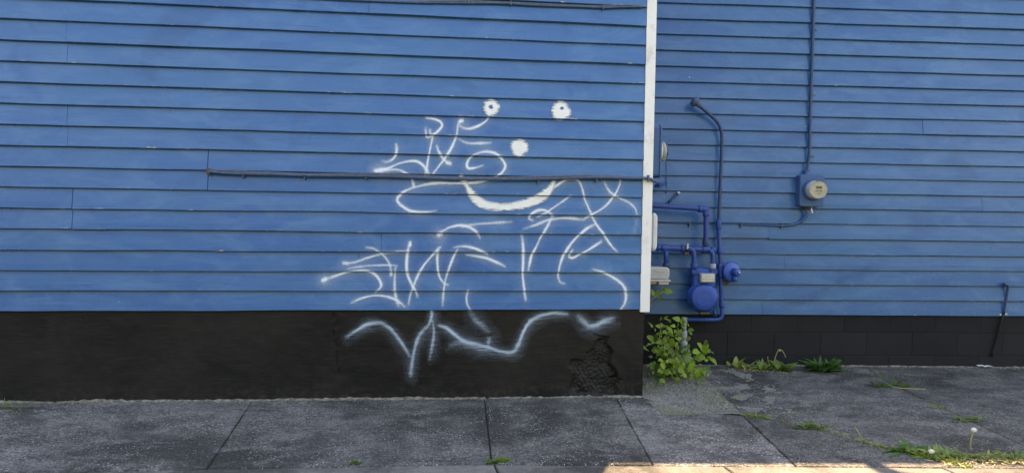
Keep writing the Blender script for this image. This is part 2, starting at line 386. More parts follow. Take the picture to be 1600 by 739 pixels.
# unseen bank added behind the camera to darken what the lower boards reflect
hb = bmesh.new(); hv = {}
for i in range(61):
    for j in range(13):
        x = -90+3*i; y = -16-2.2*j; h = 8.6*min(1, j/4)**.8*(1+.22*mnoise.noise(Vector((x*.06, y*.06, 3))))+.5*mnoise.noise(Vector((x*.4, y*.4, 1)))*min(1, j/2)
        hv[i, j] = hb.verts.new((x, y, gz(x)-.15+h))
for i in range(60):
    for j in range(12): hb.faces.new((hv[i, j], hv[i, j+1], hv[i+1, j+1], hv[i+1, j])).smooth = True
bmesh.ops.recalc_face_normals(hb, faces=hb.faces[:])
me = bpy.data.meshes.new('added_reflection_bank'); hb.to_mesh(me); hb.free()
tag(link('added_reflection_bank', me, M['turf']), kind='structure')
kb = MB(); kb.box((0, -2.25, -.05), Vector((1, 0, SLOPE)), Vector((0, 1, 0)), UZ, 60, .15, .12, .015)
tag(kb.build('kerb', M['concrete_pale']), kind='structure')

def inset(poly, d):
    n = len(poly); out = []
    for i in range(n):
        a, b, c = Vector(poly[i-1]), Vector(poly[i]), Vector(poly[(i+1) % n])
        e1 = (b-a).normalized(); e2 = (c-b).normalized()
        n1 = Vector((-e1.y, e1.x)); n2 = Vector((-e2.y, e2.x)); k = 1+n1.dot(n2)
        out.append(b+(n1+n2)*(d/max(k, .35)))
    return out
def densify(poly, step=.05, amp=.004):
    out = []
    for i in range(len(poly)):
        a, b = Vector(poly[i]), Vector(poly[(i+1) % len(poly)]); n = max(1, int((b-a).length/step))
        e = (b-a).normalized(); nn = Vector((-e.y, e.x))
        for k in range(n):
            p = a.lerp(b, k/n)
            if k: p = p + nn*(mnoise.noise(Vector((p.x*9, p.y*9, 1.3)))+.8*mnoise.noise(Vector((p.x*31, p.y*31, 5.3))))*amp*1.3
            out.append(p)
    return out
pav = empty('pavement', (0, -.7, 0), kind='structure')
def slab(poly, mat, gap=.0026, parent=pav):
    poly = [Vector((p[0], p[1])) for p in poly]
    ar = sum(poly[i-1].x*poly[i].y-poly[i].x*poly[i-1].y for i in range(len(poly)))
    if ar < 0: poly = poly[::-1]
    poly = densify(poly)
    dz = random.uniform(-.003, .003)
    rings = [(inset(poly, gap), -.10), (inset(poly, gap+.001), -.006), (inset(poly, gap+.006), 0.0)]
    b = bmesh.new(); vr = [[b.verts.new((p.x, p.y, gz(p.x)+z+dz)) for p in r_] for r_, z in rings]
    n = len(poly)
    for A, B in zip(vr, vr[1:]):
        for k in range(n): f = b.faces.new((A[k], A[(k+1) % n], B[(k+1) % n], B[k]))
    b.faces.new(vr[-1]); bmesh.ops.triangulate(b, faces=[b.faces[-1]] if False else [f for f in b.faces if len(f.verts) > 4])
    me = bpy.data.meshes.new('paving_slab'); b.to_mesh(me); b.free()
    return link('paving_slab', me, mat, parent)
g2 = lambda px, py: (lambda p: (p.x, p.y))(gp(px, py))
def j1(x):                                           # long joint parallel to the wall
    xs = [-9, .32, .95, 3.25, 6.5, 10]; ys = [-1.25, -1.300, -1.350, -1.532, -1.74, -1.93]
    return float(np.interp(x, xs, ys))
def onj1(px):                                        # where the joint is met below a picture column
    p = gp(px, 722); x = p.x
    return (x, j1(x))
J2T, J2B = g2(393, 626), onj1(331)
J3T, J3B = g2(757, 622), onj1(768)
J4T, J4B = g2(962, 620), onj1(1017)
J5T, J5B = g2(1095, 585), onj1(1236)
J5M = g2(1160, 648)
J7 = [g2(*q) for q in ((1215, 657), (1270, 668), (1345, 690), (1420, 708))]
J7E = onj1(1500)
J8T = g2(1352, 572); J8 = [g2(*q) for q in ((1395, 601), (1480, 640), (1560, 677), (1600, 696))]
J8E = onj1(1662)
wing_y = lambda x: (W0+WT*((x-W0.x)/WT.x)).y
JW = -.012
slab([(-8, JW), (J2T[0], JW), J2B, (-8, j1(-8))], M['concrete'])
slab([(J2T[0], JW), (J3T[0], JW), J3B, J2B], M['concrete'])
slab([(J3T[0], JW), (J4T[0], JW), J4B, (.32, j1(.32)), J3B], M['concrete'])
slab([(J4T[0], JW), g2(1008, 621), g2(1072, 641), J5M, J5B, (.95, j1(.95)) if J4B[0] < .9 else J4B, J4B][:5]+[J4B], M['concrete'])
slab([J5M]+J7+[J7E, (3.25, j1(3.25)) if J7E[0] > 3.3 else J7E][:6-0]+[J5B] if False else [J5M]+J7+[J7E, J5B], M['concrete'])
slab([J5T, (2.48, wing_y(2.48)-.012), (J8T[0], wing_y(J8T[0])-.012)]+J8+[J8E, J7E]+J7[::-1]+[J5M], M['concrete'])
slab([(J8T[0], wing_y(J8T[0])-.012), (9.4, wing_y(9.4)-.012), (9.4, j1(9.4)), (6.5, j1(6.5)), J8E]+J8[::-1], M['concrete'])
cuts = [-8, -5.2, -3.4, -1.7] + [onj1(772)[0], onj1(1125)[0], onj1(1456)[0], 4.6, 6.4, 9.4]
for a, b_ in zip(cuts, cuts[1:]):
    mid = [x for x in (.32, .95, 3.25) if a+.05 < x < b_-.05]
    slab([(a, j1(a))]+[(x, j1(x)) for x in mid]+[(b_, j1(b_)), (b_+.06, -2.17), (a+.06, -2.17)], M['concrete_front'])
# mossy gravel pocket in the corner
gpts = [(1.66, -.0), g2(1072, 641), J5M, J5T, (2.50, wing_y(2.5)-.005), (1.66, wing_y(1.66)-.005)]
N_ = 26
gm = bmesh.new()
X0, X1, Y0, Y1 = 1.58, 2.75, -.46, 1.06
vv = {}
for i in range(41):
    for j in range(49):
        x = X0+(X1-X0)*i/40; y = Y0+(Y1-Y0)*j/48
        vv[i, j] = gm.verts.new((x, y, gz(x)-.0015+.004*mnoise.noise(Vector((x*7, y*7, 0)))+.003*mnoise.noise(Vector((x*31, y*31, 4)))))
for i in range(40):
    for j in range(48): gm.faces.new((vv[i, j], vv[i+1, j], vv[i+1, j+1], vv[i, j+1])).smooth = True
me = bpy.data.meshes.new('gravel_pocket'); gm.to_mesh(me); gm.free()
tag(link('gravel_pocket', me, M['gravel']), 'mossy gravel pocket in the corner beneath the leafy shrub', 'gravel', kind='stuff')

# ------------------------------------------------------------------ buildings: the setting of the picture
EXP = .1365
ZL = 1.385-.7521          # bottom of the front siding
ZR = 1.385-.94995         # bottom of the wing siding
HL, HW = 9.6, 4.35        # roof heights
front = empty('front_building', (-3.2, 0, 0), 0, 'large blue clapboard building with black foundation and graffiti', 'building')
wing = empty('rear_wing', wp(4.5, 0, 0), WA, 'recessed blue clapboard wing with black block base and meters', 'building')

def board_mesh(x0, x1, z, frame, exp=EXP, seed=0, step=.16, warp=.0012, sag=0.0, b0=.0255, cup=0.0):
    """one clapboard: frame(x, out, z) -> world point"""
    n = max(2, int((x1-x0)/step)); vs = []; uvs = []
    prof = [(-.006, 0.0), (b0-.0022, 0.0), (b0, .0025), (b0-.0060+cup, exp*.33), (b0-.0130, exp*.66), (b0-.0210, exp*1.0), (b0-.0230, exp+.018), (-.006, exp+.018)]
    for i in range(n+1):
        x = x0+(x1-x0)*i/n
        wv = warp*(mnoise.noise(Vector((x*1.7, seed*3.1, .5)))*1.4+.5*mnoise.noise(Vector((x*5.3, seed*1.7, 3.5))))
        wo = .0022*mnoise.noise(Vector((x*1.1, seed*5.7, 2.5)))
        for (o, dz) in prof:
            k = 1 if dz < exp*.5 else 0
            zz = z+dz+(wv+sag*math.sin(math.pi*i/n))*k
            vs.append(frame(x, o+(wo if o > 0 else 0), zz)); uvs.append((x, min(1, max(0, dz/exp))))
    P = len(prof); fs = []
    for i in range(n):
        for k in range(P-1): fs.append((i*P+k, i*P+k+1, (i+1)*P+k+1, (i+1)*P+k))
        fs.append((i*P+P-1, i*P, (i+1)*P, (i+1)*P+P-1))
    fs.append(tuple(range(P))[::-1]); fs.append(tuple(n*P+k for k in range(P)))
    me = pymesh('clapboard', vs, fs); uvl = me.uv_layers.new(name='UVMap')
    for lp in me.loops: uvl.data[lp.index].uv = uvs[lp.vertex_index]
    bm_ = bmesh.new(); bm_.from_mesh(me); bmesh.ops.recalc_face_normals(bm_, faces=bm_.faces[:]); bm_.to_mesh(me); bm_.free()
    return me
fL = lambda x, o, z: Vector((x, -o, z))
fW = lambda u, o, z: wp(u, o, z)
fRet = lambda y, o, z: Vector((1.60+o, y, z))
XL0, XL1 = -8.0, wl(1003.5, 300).x - .004
# butt joints seen in the picture: (course from the bottom, x)
jt = {}
for (px, ya, yb) in ((106, 37, 65), (107, 66, 95), (107, 163, 194), (108, 196, 224), (326, 238, 264), (326, 266, 294), (115, 293, 323), (115, 325, 357), (577, 20, 22), (596, 366, 388), (560, 397, 420)):
    p = wl(px, (ya+yb)/2); jt.setdefault(int((p.z-ZL)/EXP), []).append(p.x)
nL = int((HL-ZL)/EXP)
def surf_out(z, n): return .0175-.0130*((z-(ZL+n*EXP))/EXP)
for n in range(nL):
    z = ZL+n*EXP
    js = list(jt.get(n, []))
    if not js and n > 15: js = [random.uniform(-3, 1)]
    js += [random.uniform(-6.8, -3.6)]
    xs = [XL0]+sorted(js)+[XL1]
    for q, (a, b) in enumerate(zip(xs, xs[1:])):
        gap = .0022 if (n in (5, 6, 4, 7) and q > 0) else .0012
        me = board_mesh(a+gap, b-gap, z+random.uniform(-.0012, .0012), fL, seed=n*7+q, b0=.0255+random.uniform(-.0015, .0025), cup=random.uniform(-.0008, .001),
                        warp=.0042 if n in (3, 4, 5) else .0024)
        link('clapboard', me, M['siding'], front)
# short return wall beyond the corner
for n in range(nL):
    z = ZL+n*EXP
    if z < 7: link('clapboard', board_mesh(.012, 1.02 if z < HW-.1 else 2.4, z, fRet, seed=900+n, step=.5), M['siding'], front)
# wing boards
ZRn = int((HW-ZR)/EXP)
U0, U1 = 1.22, 9.0
rj = {}
for (px, py) in ((1200, 372), (1225, 400), (1500, 60), (1190, 470), (1440, 205), (1532, 330)):
    u, z = wru(px, py); rj.setdefault(int((z-ZR)/EXP), []).append(u)
for n in range(ZRn):
    js = list(rj.get(n, [])) or [random.uniform(5.6, 7.6)]
    xs = [U0]+sorted(js)+[U1]
    for q, (a, b) in enumerate(zip(xs, xs[1:])):
        me = board_mesh(a+.0012, b-.0012, ZR+n*EXP+random.uniform(-.001, .001), fW, seed=300+n*7+q, b0=.0250+random.uniform(-.0015, .0025), warp=.0040 if n in (3, 4, 5) else .0022, cup=random.uniform(-.0008, .001))
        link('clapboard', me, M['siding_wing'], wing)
# solid bodies behind the boards, roof and coping
X, Y = Vector((1, 0, 0)), Vector((0, 1, 0))
MB().box((-3.2, 4.02, (.6+HL)/2), X, Y, UZ, 9.58, 8.0, HL-.6).build('wall_core', M['core'], front)
MB().box((-3.2, 4.0, HL+.03), X, Y, UZ, 9.7, 8.1, .07, .01).build('coping', M['roof'], front)
MB().box(wp(5.1, -3.51, 2.5), WT, WN, UZ, 7.78, 7.0, 4.2).build('wall_core', M['core'], wing)
MB().box(wp(5.1, -3.48, HW+.025), WT, WN, UZ, 7.84, 7.1, .06, .008).build('coping', M['roof'], wing)
# white corner board
p0, p1 = wl(1003.6, 345, .024), wl(1018.6, 345, .024)
cw = p1.x-p0.x
cb = MB(); zb = wl(1010, 487.5, .024).z
cb.box(((p0.x+p1.x)/2, -.006, (zb+HL)/2), X, Y, UZ, cw, .036, HL-zb, .0025)
cb.build('corner_board', M['white'], front)
cb = MB(); cb.box((p1.x-.004-.011, .012+.045, (zb+HL)/2), X, Y, UZ, .022, .09, HL-zb, .002); cb.build('corner_board', M['white'], front)

# ------------------------------------------------------------------ front foundation: one rendered face with a broken patch
def brk_field(x, z):
    """depth of the broken patch (m) from the outline in the picture"""
    return 0
BR = [(a.x, a.z) for a in (wl(870+X_/4.994, 480+Y_/4.993) for X_, Y_ in ((318, 235), (400, 235), (405, 310), (432, 340), (425, 400), (410, 440), (455, 485), (470, 520), (515, 565), (490, 610), (485, 690), (100, 690), (98, 590), (120, 510), (95, 470), (100, 408), (205, 400), (225, 350), (285, 315), (300, 270)))]
CR = [(a.x, a.z) for a in (wl(870+X_/4.994, 480+Y_/4.993) for X_, Y_ in ((238, 122), (256, 132), (246, 152), (250, 178), (285, 203), (330, 226), (405, 237)))]
CR2 = [(a.x, a.z) for a in (wl(x_, y_) for x_, y_ in ((521, 488), (523, 510), (521, 530), (528, 545), (526, 566), (530, 590)))]
CR3 = [(a.x, a.z) for a in (wl(870+X_/4.994, 480+Y_/4.993) for X_, Y_ in ((405, 310), (432, 345), (420, 400), (408, 445), (455, 490), (475, 545), (420, 552)))]
def segdist(PX, PZ, poly, closed=False):
    d = np.full(PX.shape, 9.0); pts = list(poly)+([poly[0]] if closed else [])
    for (ax, az), (bx, bz) in zip(pts, pts[1:]):
        dx, dz = bx-ax, bz-az; L2 = dx*dx+dz*dz+1e-12
        t = np.clip(((PX-ax)*dx+(PZ-az)*dz)/L2, 0, 1)
        d = np.minimum(d, np.hypot(PX-ax-t*dx, PZ-az-t*dz))
    return d
def inside(PX, PZ, poly):
    r = np.zeros(PX.shape, bool); n = len(poly); j = n-1
    for i in range(n):
        xi, zi = poly[i]; xj, zj = poly[j]
        c = ((zi > PZ) != (zj > PZ)) & (PX < (xj-xi)*(PZ-zi)/(zj-zi+1e-12)+xi); r ^= c; j = i
    return r
def vnoise(x, z, s, seed):
    return np.array([mnoise.noise(Vector((a*s, b*s, seed))) for a, b in zip(x.ravel(), z.ravel())]).reshape(x.shape)
FX1 = wl(1004.8, 560).x
def found(xa, xb, stepx, stepz, name='foundation', detail=False):
    nx = int((xb-xa)/stepx)+1; z0, z1 = -.08, ZL+.004; nz = int((z1-z0)/stepz)+1
    xs = np.linspace(xa, xb, nx); zs = np.linspace(z0, z1, nz); PX, PZ = np.meshgrid(xs, zs)
    Yd = .004*vnoise(PX, PZ, 3, 1)+.0022*vnoise(PX, PZ, 14, 2)
    raw = np.zeros(PX.shape)
    if detail:
        jx = PX+.010*vnoise(PX, PZ, 28, 7); jz = PZ+.010*vnoise(PX, PZ, 28, 11)
        ins = inside(jx, jz, BR); de = segdist(jx, jz, BR, True)
        lowz = np.clip((PZ-.06)/.35, 0, 1)
        depth = np.where(ins, np.clip(de/.016, 0, 1)*(.014+.022*np.clip((PX-(BR[11][0]+.10))/.3, 0, 1)), 0)
        q1 = vnoise(PX, PZ, 11, 3); q2 = vnoise(PX*1.2+PZ*.7, PZ*1.1-PX*.6, 25, 5)
        rough = np.round(q1*3)/3*.013+q1*.006+(1-2*np.abs(q2))*.007+vnoise(PX, PZ, 95, 4)*.0035
        Yd = Yd+np.where(ins, depth+rough*np.clip(de/.01, 0, 1), 0)
        raw = np.where(ins, 1.0, 0.0)
        for c, wd, dp in ((CR, .0065, .03), (CR3, .011, .035)):
            dd = segdist(jx*.6+PX*.4, jz*.6+PZ*.4, c); Yd = Yd+np.clip(1-dd/wd, 0, 1)*dp
    dd = segdist(PX+.006*vnoise(PX, PZ, 30, 9), PZ, CR2); Yd = Yd+np.clip(1-dd/.007, 0, 1)*.014
    v = np.stack([PX, Yd-.003, PZ], -1).reshape(-1, 3)
    idx = np.arange(nx*nz).reshape(nz, nx)
    f = np.stack([idx[:-1, :-1], idx[:-1, 1:], idx[1:, 1:], idx[1:, :-1]], -1).reshape(-1, 4)
    me = pymesh(name, v.tolist(), f.tolist())
    a = me.attributes.new('raw', 'FLOAT', 'POINT'); a.data.foreach_set('value', raw.ravel().astype(np.float32))
    return me
xsplit = wl(885, 560).x
fm = found(-8, xsplit, .012, .012); fd = found(xsplit, FX1, .0042, .0042, detail=True)
fb = bmesh.new(); fb.from_mesh(fm); fb.from_mesh(fd)
for f in fb.faces: f.smooth = True
# end face and top of the block
for q in (((FX1, -.003, -.08), (FX1, 1.05, -.08), (FX1, 1.05, ZL+.004), (FX1, -.003, ZL+.004)), ((-8, .16, -.08), (FX1-.01, .16, -.08), (FX1-.01, .16, ZL), (-8, .16, ZL))):
    fb.faces.new([fb.verts.new(p) for p in q])
me = bpy.data.meshes.new('foundation'); fb.to_mesh(me); fb.free()
link('foundation', me, M['black'], front)
# crumbling mortar where the render meets the pavement
mo = bmesh.new(); prev = None; x = -8.0
while x < FX1+.01:
    h = .010+.020*mnoise.noise(Vector((x*3, 0, 1)))+.012*mnoise.noise(Vector((x*25, 3, 1)))
    o = .016+.022*mnoise.noise(Vector((x*3.4, 7, 2)))+.014*mnoise.noise(Vector((x*22, 5, 2)))
    g = gz(x); ring = [mo.verts.new(p) for p in ((x, .004, g+max(.004, h)), (x, -.6*o-.004, g+max(.003, h*.55)), (x, -o-.006, g-.004))]
    if prev:
        for k in range(2): mo.faces.new((prev[k], prev[k+1], ring[k+1], ring[k])).smooth = True
    prev = ring; x += .018
me = bpy.data.meshes.new('mortar_fillet'); mo.to_mesh(me); mo.free(); link('mortar_fillet', me, M['weldtan'], front)

# ------------------------------------------------------------------ wing foundation: single blocks, joints recessed
MB().box(wp(5.1, -.042, .1), WT, WN, UZ, 7.8, .09, .70).build('foundation', M['block'], wing)
fnd = [o for o in wing.children if o.name.startswith('foundation')][0]
zt1 = 1.385-1.113; zt2 = 1.385-1.323
ub = wru(1424.2, 540)[0]; BLK = wru(1494.9, 540)[0]-ub
rows = [(zt1+.003, ZR+.006, .5), (zt2+.003, zt1-.003, 0.), (zt2-.21, zt2-.003, .5)]
for ri, (za, zb_, ph) in enumerate(rows):
    k0 = math.floor((1.25-ub)/BLK)-1
    for k in range(k0, k0+20):
        ua = ub+(k+ph)*BLK+.003; uc = ua+BLK-.006
        if uc < 1.3 or ua > 9: continue
        mb = MB(); mb.box(wp((ua+uc)/2, -.0195+random.uniform(-.001, .001), (za+zb_)/2), WT, WN, UZ, uc-ua, .05, zb_-za, .0035, 1)
        mb.build('concrete_block', M['block'], fnd)
mo = bmesh.new(); prev = None; u = 2.4
while u < 9:
    h = .010+.012*mnoise.noise(Vector((u*6, 10, 1)))+.008*mnoise.noise(Vector((u*25, 13, 1)))
    o = .016+.014*mnoise.noise(Vector((u*5, 17, 2))); p = wp(u, 0, 0); g = gz(p.x)
    ring = [mo.verts.new(wp(u, a, g+b)) for a, b in ((-.006, max(.003, h)), (.6*o, max(.002, h*.5)), (o+.007, -.004))]
    if prev:
        for k in range(2): mo.faces.new((prev[k], prev[k+1], ring[k+1], ring[k])).smooth = True
    prev = ring; u += .02
me = bpy.data.meshes.new('mortar_fillet'); mo.to_mesh(me); mo.free(); link('mortar_fillet', me, M['weldtan'], wing)

exec_objects = True
# ------------------------------------------------------------------ graffiti: thin coats of paint lying on the boards and the render
def zc(zone, pts):
    ox, oy, s = {'A': (560, 150, 3.2), 'B': (780, 150, 3.2), 'C': (490, 370, 3.2), 'D': (670, 330, 3.2), 'E': (800, 320, 3.2)}[zone]
    return [(ox+p[0]/s, oy+p[1]/s) for p in pts]
PXM = 224.0
def smooth_line(pts, k=5):
    P = [np.array(p, float) for p in pts]; out = []
    for i in range(len(P)-1):
        a, b, c, d = P[max(i-1, 0)], P[i], P[i+1], P[min(i+2, len(P)-1)]
        for j in range(k):
            t = j/k; out.append(.5*((2*b)+(c-a)*t+(2*a-5*b+4*c-d)*t*t+(3*b-a-3*c+d)*t**3))
    out.append(P[-1]); return out
# stroke: zone, points, width in zoomed pixels, strength, overspray
UP = [('A', [(188, 245), (192, 268), (185, 300), (165, 322), (140, 330), (122, 326)], 15, .9, .35),
 ('A', [(90, 375), (150, 362), (200, 340), (250, 328), (290, 328), (320, 345), (340, 370), (352, 392)], 13, .9, .3),
 ('A', [(92, 378), (150, 370), (200, 370), (240, 388), (265, 410), (275, 445)], 14, .9, .3), ('A', [(275, 438), (276, 452)], 20, .9, .2),
 ('A', [(88, 376), (112, 372)], 22, .8, .6),
 ('A', [(340, 112), (380, 117), (410, 130), (418, 150), (405, 170), (380, 192), (345, 208), (338, 195), (337, 165)], 12, .85, .35),
 ('A', [(357, 170), (360, 190), (370, 205), (362, 250), (350, 310), (340, 370), (332, 412)], 12, .85, .35),
 ('A', [(392, 250), (400, 275), (420, 310), (445, 335), (458, 338)], 14, .9, .3), ('A', [(445, 334), (456, 338)], 22, .9, .2),
 ('A', [(513, 128), (500, 135), (495, 165), (490, 200), (465, 260), (430, 315), (400, 355), (375, 388)], 13, .9, .3), ('A', [(510, 128), (516, 126)], 22, .9, .3),
 ('A', [(505, 140), (515, 158), (545, 166), (580, 160), (620, 140), (645, 118), (658, 90)], 13, .9, .3),
 ('A', [(500, 213), (530, 232), (560, 238), (610, 238), (660, 236)], 14, .75, .35),
 ('A', [(622, 348), (590, 358), (555, 363), (542, 350), (548, 325), (570, 300), (605, 285), (645, 280), (690, 292), (720, 320), (733, 350), (720, 380), (685, 405), (640, 422), (590, 432), (540, 436), (480, 437), (400, 436), (340, 443), (280, 458), (230, 478), (200, 505), (195, 525), (215, 548), (250, 570), (290, 580), (340, 580), (388, 574)], 13, .88, .4)]
RT = [('B', [(258, 470), (290, 445), (330, 422), (370, 417), (395, 425), (410, 455), (425, 510), (445, 560), (465, 605), (490, 650), (520, 690), (560, 750), (585, 775)], 13, .9, .3),
 ('B', [(605, 410), (600, 445), (575, 495), (545, 535), (510, 565), (465, 590), (425, 615)], 12, .88, .3),
 ('B', [(525, 430), (540, 465), (570, 495), (610, 515), (650, 535), (675, 560), (685, 590)], 13, .7, .5),
 ('B', [(685, 590), (683, 640), (660, 710)], 22, .10, .3),
 ('B', [(355, 498), (320, 525), (270, 558), (230, 585), (190, 605)], 11, .85, .25),
 ('B', [(166, 622), (150, 615), (155, 595), (180, 577), (215, 570), (245, 580), (268, 602)], 14, .92, .25),
 ('B', [(264, 605), (240, 650), (210, 700), (185, 750), (160, 800), (144, 870)], 13, .9, .25),
 ('B', [(420, 618), (360, 612), (300, 612), (240, 622), (180, 645), (120, 665)], 14, .65, .45),
 ('E', [(48, 150), (54, 200), (55, 270), (52, 330), (56, 390), (64, 450), (67, 475)], 14, .92, .3),
 ('E', [(412, 98), (370, 120), (325, 160), (285, 205), (255, 255), (235, 310), (230, 355), (240, 385), (262, 392)], 14, .92, .3),
 ('E', [(300, 225), (288, 245), (288, 262), (310, 262), (350, 240), (400, 212), (445, 183)], 13, .92, .25),
 ('E', [(405, 322), (450, 335), (500, 360), (540, 388), (562, 420), (568, 460), (558, 495), (540, 518)], 15, .75, .5)]
LT = [('C', [(265, 52), (305, 60), (345, 88), (375, 125), (387, 160), (388, 188)], 13, .85, .35), ('C', [(388, 175), (388, 188)], 19, .9, .2),
 ('C', [(150, 130), (200, 128), (260, 108), (330, 88), (420, 74), (470, 68)], 12, .6, .4), ('C', [(152, 130), (170, 132)], 20, .6, .5),
 ('C', [(170, 158), (230, 148), (300, 142), (370, 140), (420, 143)], 10, .6, .35),
 ('C', [(50, 215), (100, 198), (160, 178), (220, 168), (270, 170), (310, 190), (335, 225), (335, 250), (310, 275)], 12, .85, .4), ('C', [(48, 216), (60, 211)], 22, .9, .5),
 ('C', [(190, 328), (240, 306), (290, 294), (340, 294), (390, 304), (425, 322), (455, 345)], 12, .75, .45),
 ('C', [(410, 150), (406, 200), (406, 260), (412, 300), (425, 340)], 14, .9, .25),
 ('C', [(482, 30), (470, 80), (465, 140), (470, 190), (490, 235), (510, 270), (520, 300)], 14, .92, .25), ('C', [(483, 28), (482, 42)], 20, .92, .2),
 ('C', [(632, 50), (600, 85), (560, 130), (530, 175), (505, 230), (485, 285), (475, 335)], 13, .85, .3),
 ('C', [(622, 60), (618, 110), (622, 170), (635, 210), (655, 232), (672, 238)], 14, .92, .25),
 ('C', [(720, 60), (695, 110), (672, 170), (658, 220), (650, 270), (645, 340)], 12, .75, .35),
 ('D', [(195, 395), (188, 430), (192, 465), (205, 488)], 12, .8, .35),
 ('D', [(125, 180), (165, 175), (210, 180), (250, 193), (290, 212)], 14, .85, .3),
 ('D', [(185, 218), (240, 225), (290, 235), (340, 255), (380, 275)], 14, .8, .35),
 ('A', [(405, 690), (425, 672), (460, 655), (510, 647), (550, 655), (585, 675), (607, 708)], 14, .85, .35), ('A', [(403, 693), (412, 688)], 24, .7, .7),
 ('A', [(520, 652), (600, 640), (680, 634), (765, 630)], 14, .55, .4)]
LO = [('C', [(165, 500), (210, 470), (260, 440), (310, 428), (350, 435), (390, 465), (430, 515), (460, 560), (480, 595)], 15, .75, .6),
 ('C', [(585, 345), (590, 390), (575, 440), (545, 470), (520, 510), (505, 560), (495, 610), (485, 690)], 15, .72, .6),
 ('C', [(588, 395), (600, 450), (600, 500), (590, 560), (580, 610)], 12, .5, .6),
 ('D', [(50, 570), (90, 585), (135, 620), (180, 650), (240, 665), (300, 680), (350, 698), (400, 705), (430, 695), (450, 660), (465, 620), (490, 570), (520, 540), (570, 518), (630, 508), (690, 514)], 16, .8, .6),
 ('D', [(110, 670), (170, 655), (240, 680), (300, 690)], 24, .28, .8),
 ('D', [(205, 500), (230, 540), (265, 570), (295, 598)], 24, .30, .9), ('D', [(302, 640), (296, 668)], 20, .4, .7),
 ('E', [(335, 560), (360, 585), (385, 605), (420, 600), (460, 582), (500, 570)], 22, .6, .8)]
def coverage(strokes, PX, PZ, fuzz=0.0):
    tr = np.ones(PX.shape)
    for zone, pts, wd, st, ov in strokes:
        ln = smooth_line(zc(zone, pts)); W = [wl(a, b, .01) for a, b in ln]; pl = [(p.x, p.z) for p in W]
        hw = wd/3.2/PXM/2
        xs = [p[0] for p in pl]; zs = [p[1] for p in pl]; mg = hw*7
        mk = (PX > min(xs)-mg) & (PX < max(xs)+mg) & (PZ > min(zs)-mg) & (PZ < max(zs)+mg)
        if not mk.any(): continue
        d = segdist(PX[mk], PZ[mk], pl)
        if len(pts) > 2:                       # the can is moving when it starts and stops
            cum = np.concatenate([[0], np.cumsum([math.hypot(b_[0]-a_[0], b_[1]-a_[1]) for a_, b_ in zip(pl, pl[1:])])]); best = np.full(d.shape, 9.); tt = np.zeros(d.shape)
            for i, (a_, c_) in enumerate(zip(pl, cum)):
                dd = np.hypot(PX[mk]-a_[0], PZ[mk]-a_[1]); k = dd < best; best[k] = dd[k]; tt[k] = c_
            e = np.minimum(tt, cum[-1]-tt)
            st = st*(.50+.50*np.clip(e/.07, 0, 1))
        q = PX[mk]*9.3+PZ[mk]*7.1; st = st*(.80+.20*np.sin(q*1.7+wd)*np.sin(q*.61+2))*1.16
        hw = hw*(1+.16*np.sin(q*2.3+1.1))
        d2 = segdist(PX[mk]-.012, PZ[mk]+.022, pl)
        a = st*np.exp(-(d/(hw*(.90+.3*ov*fuzz)))**2.2)*(1-.15*fuzz) + st*ov*(.34-.12*fuzz)*np.exp(-(d/(hw*2.6))**1.5) + st*ov*(.14+.06*fuzz)*np.exp(-(d2/(hw*3.4))**1.6)
        tr[mk] *= 1-np.clip(a, 0, .95)
    return 1-tr
def blob(cx, cy, r, hole=None, hr=0):
    c = wl(cx, cy, .01); rr = r/PXM
    def fn(PX, PZ):
        d = np.hypot(PX-c.x, PZ-c.z); ang = np.arctan2(PZ-c.z, PX-c.x)
        ro = rr*(1+.05*np.sin(3*ang+cx))
        a = np.clip((ro*1.06-d)/(.024)+.30, 0, 1)*.97
        if hole:
            h = wl(*hole, .01); dh = np.hypot(PX-h.x, PZ-h.z); a = a*np.clip((dh-hr/PXM)/.006+.2, 0, 1)
        return np.clip(a, 0, .97)
    return fn, (c.x-rr*1.6, c.x+rr*1.6, c.z-rr*1.6, c.z+rr*1.6)
MOUTH = [(560+515/3.2, 150+405/3.2, 20), (560+530/3.2, 150+430/3.2, 22), (560+548/3.2, 150+462/3.2, 24), (560+568/3.2, 150+495/3.2, 34), (560+600/3.2, 150+525/3.2, 42), (560+640/3.2, 150+546/3.2, 40), (560+700/3.2, 150+554/3.2, 36), (560+760/3.2, 150+553/3.2, 34), (780+80/3.2, 150+549/3.2, 36), (780+140/3.2, 150+535/3.2, 42), (780+200/3.2, 150+512/3.2, 44), (780+236/3.2, 150+486/3.2, 42), (780+258/3.2, 150+458/3.2, 28), (780+272/3.2, 150+432/3.2, 14)]
def mouth_fn(PX, PZ):
    ln = smooth_line([p[:3] for p in MOUTH], 4); best = np.full(PX.shape, 9.)
    P = [(wl(q[0], q[1], .01), q[2]/3.2/PXM/2) for q in ln]
    for (a, ra), (b, rb) in zip(P, P[1:]):
        dx, dz = b.x-a.x, b.z-a.z; L2 = dx*dx+dz*dz+1e-12
        t = np.clip(((PX-a.x)*dx+(PZ-a.z)*dz)/L2, 0, 1)
        best = np.minimum(best, np.hypot(PX-a.x-t*dx, PZ-a.z-t*dz)-(ra+(rb-ra)*t))
    return np.clip(-best/.020+.50, 0, 1)*.97
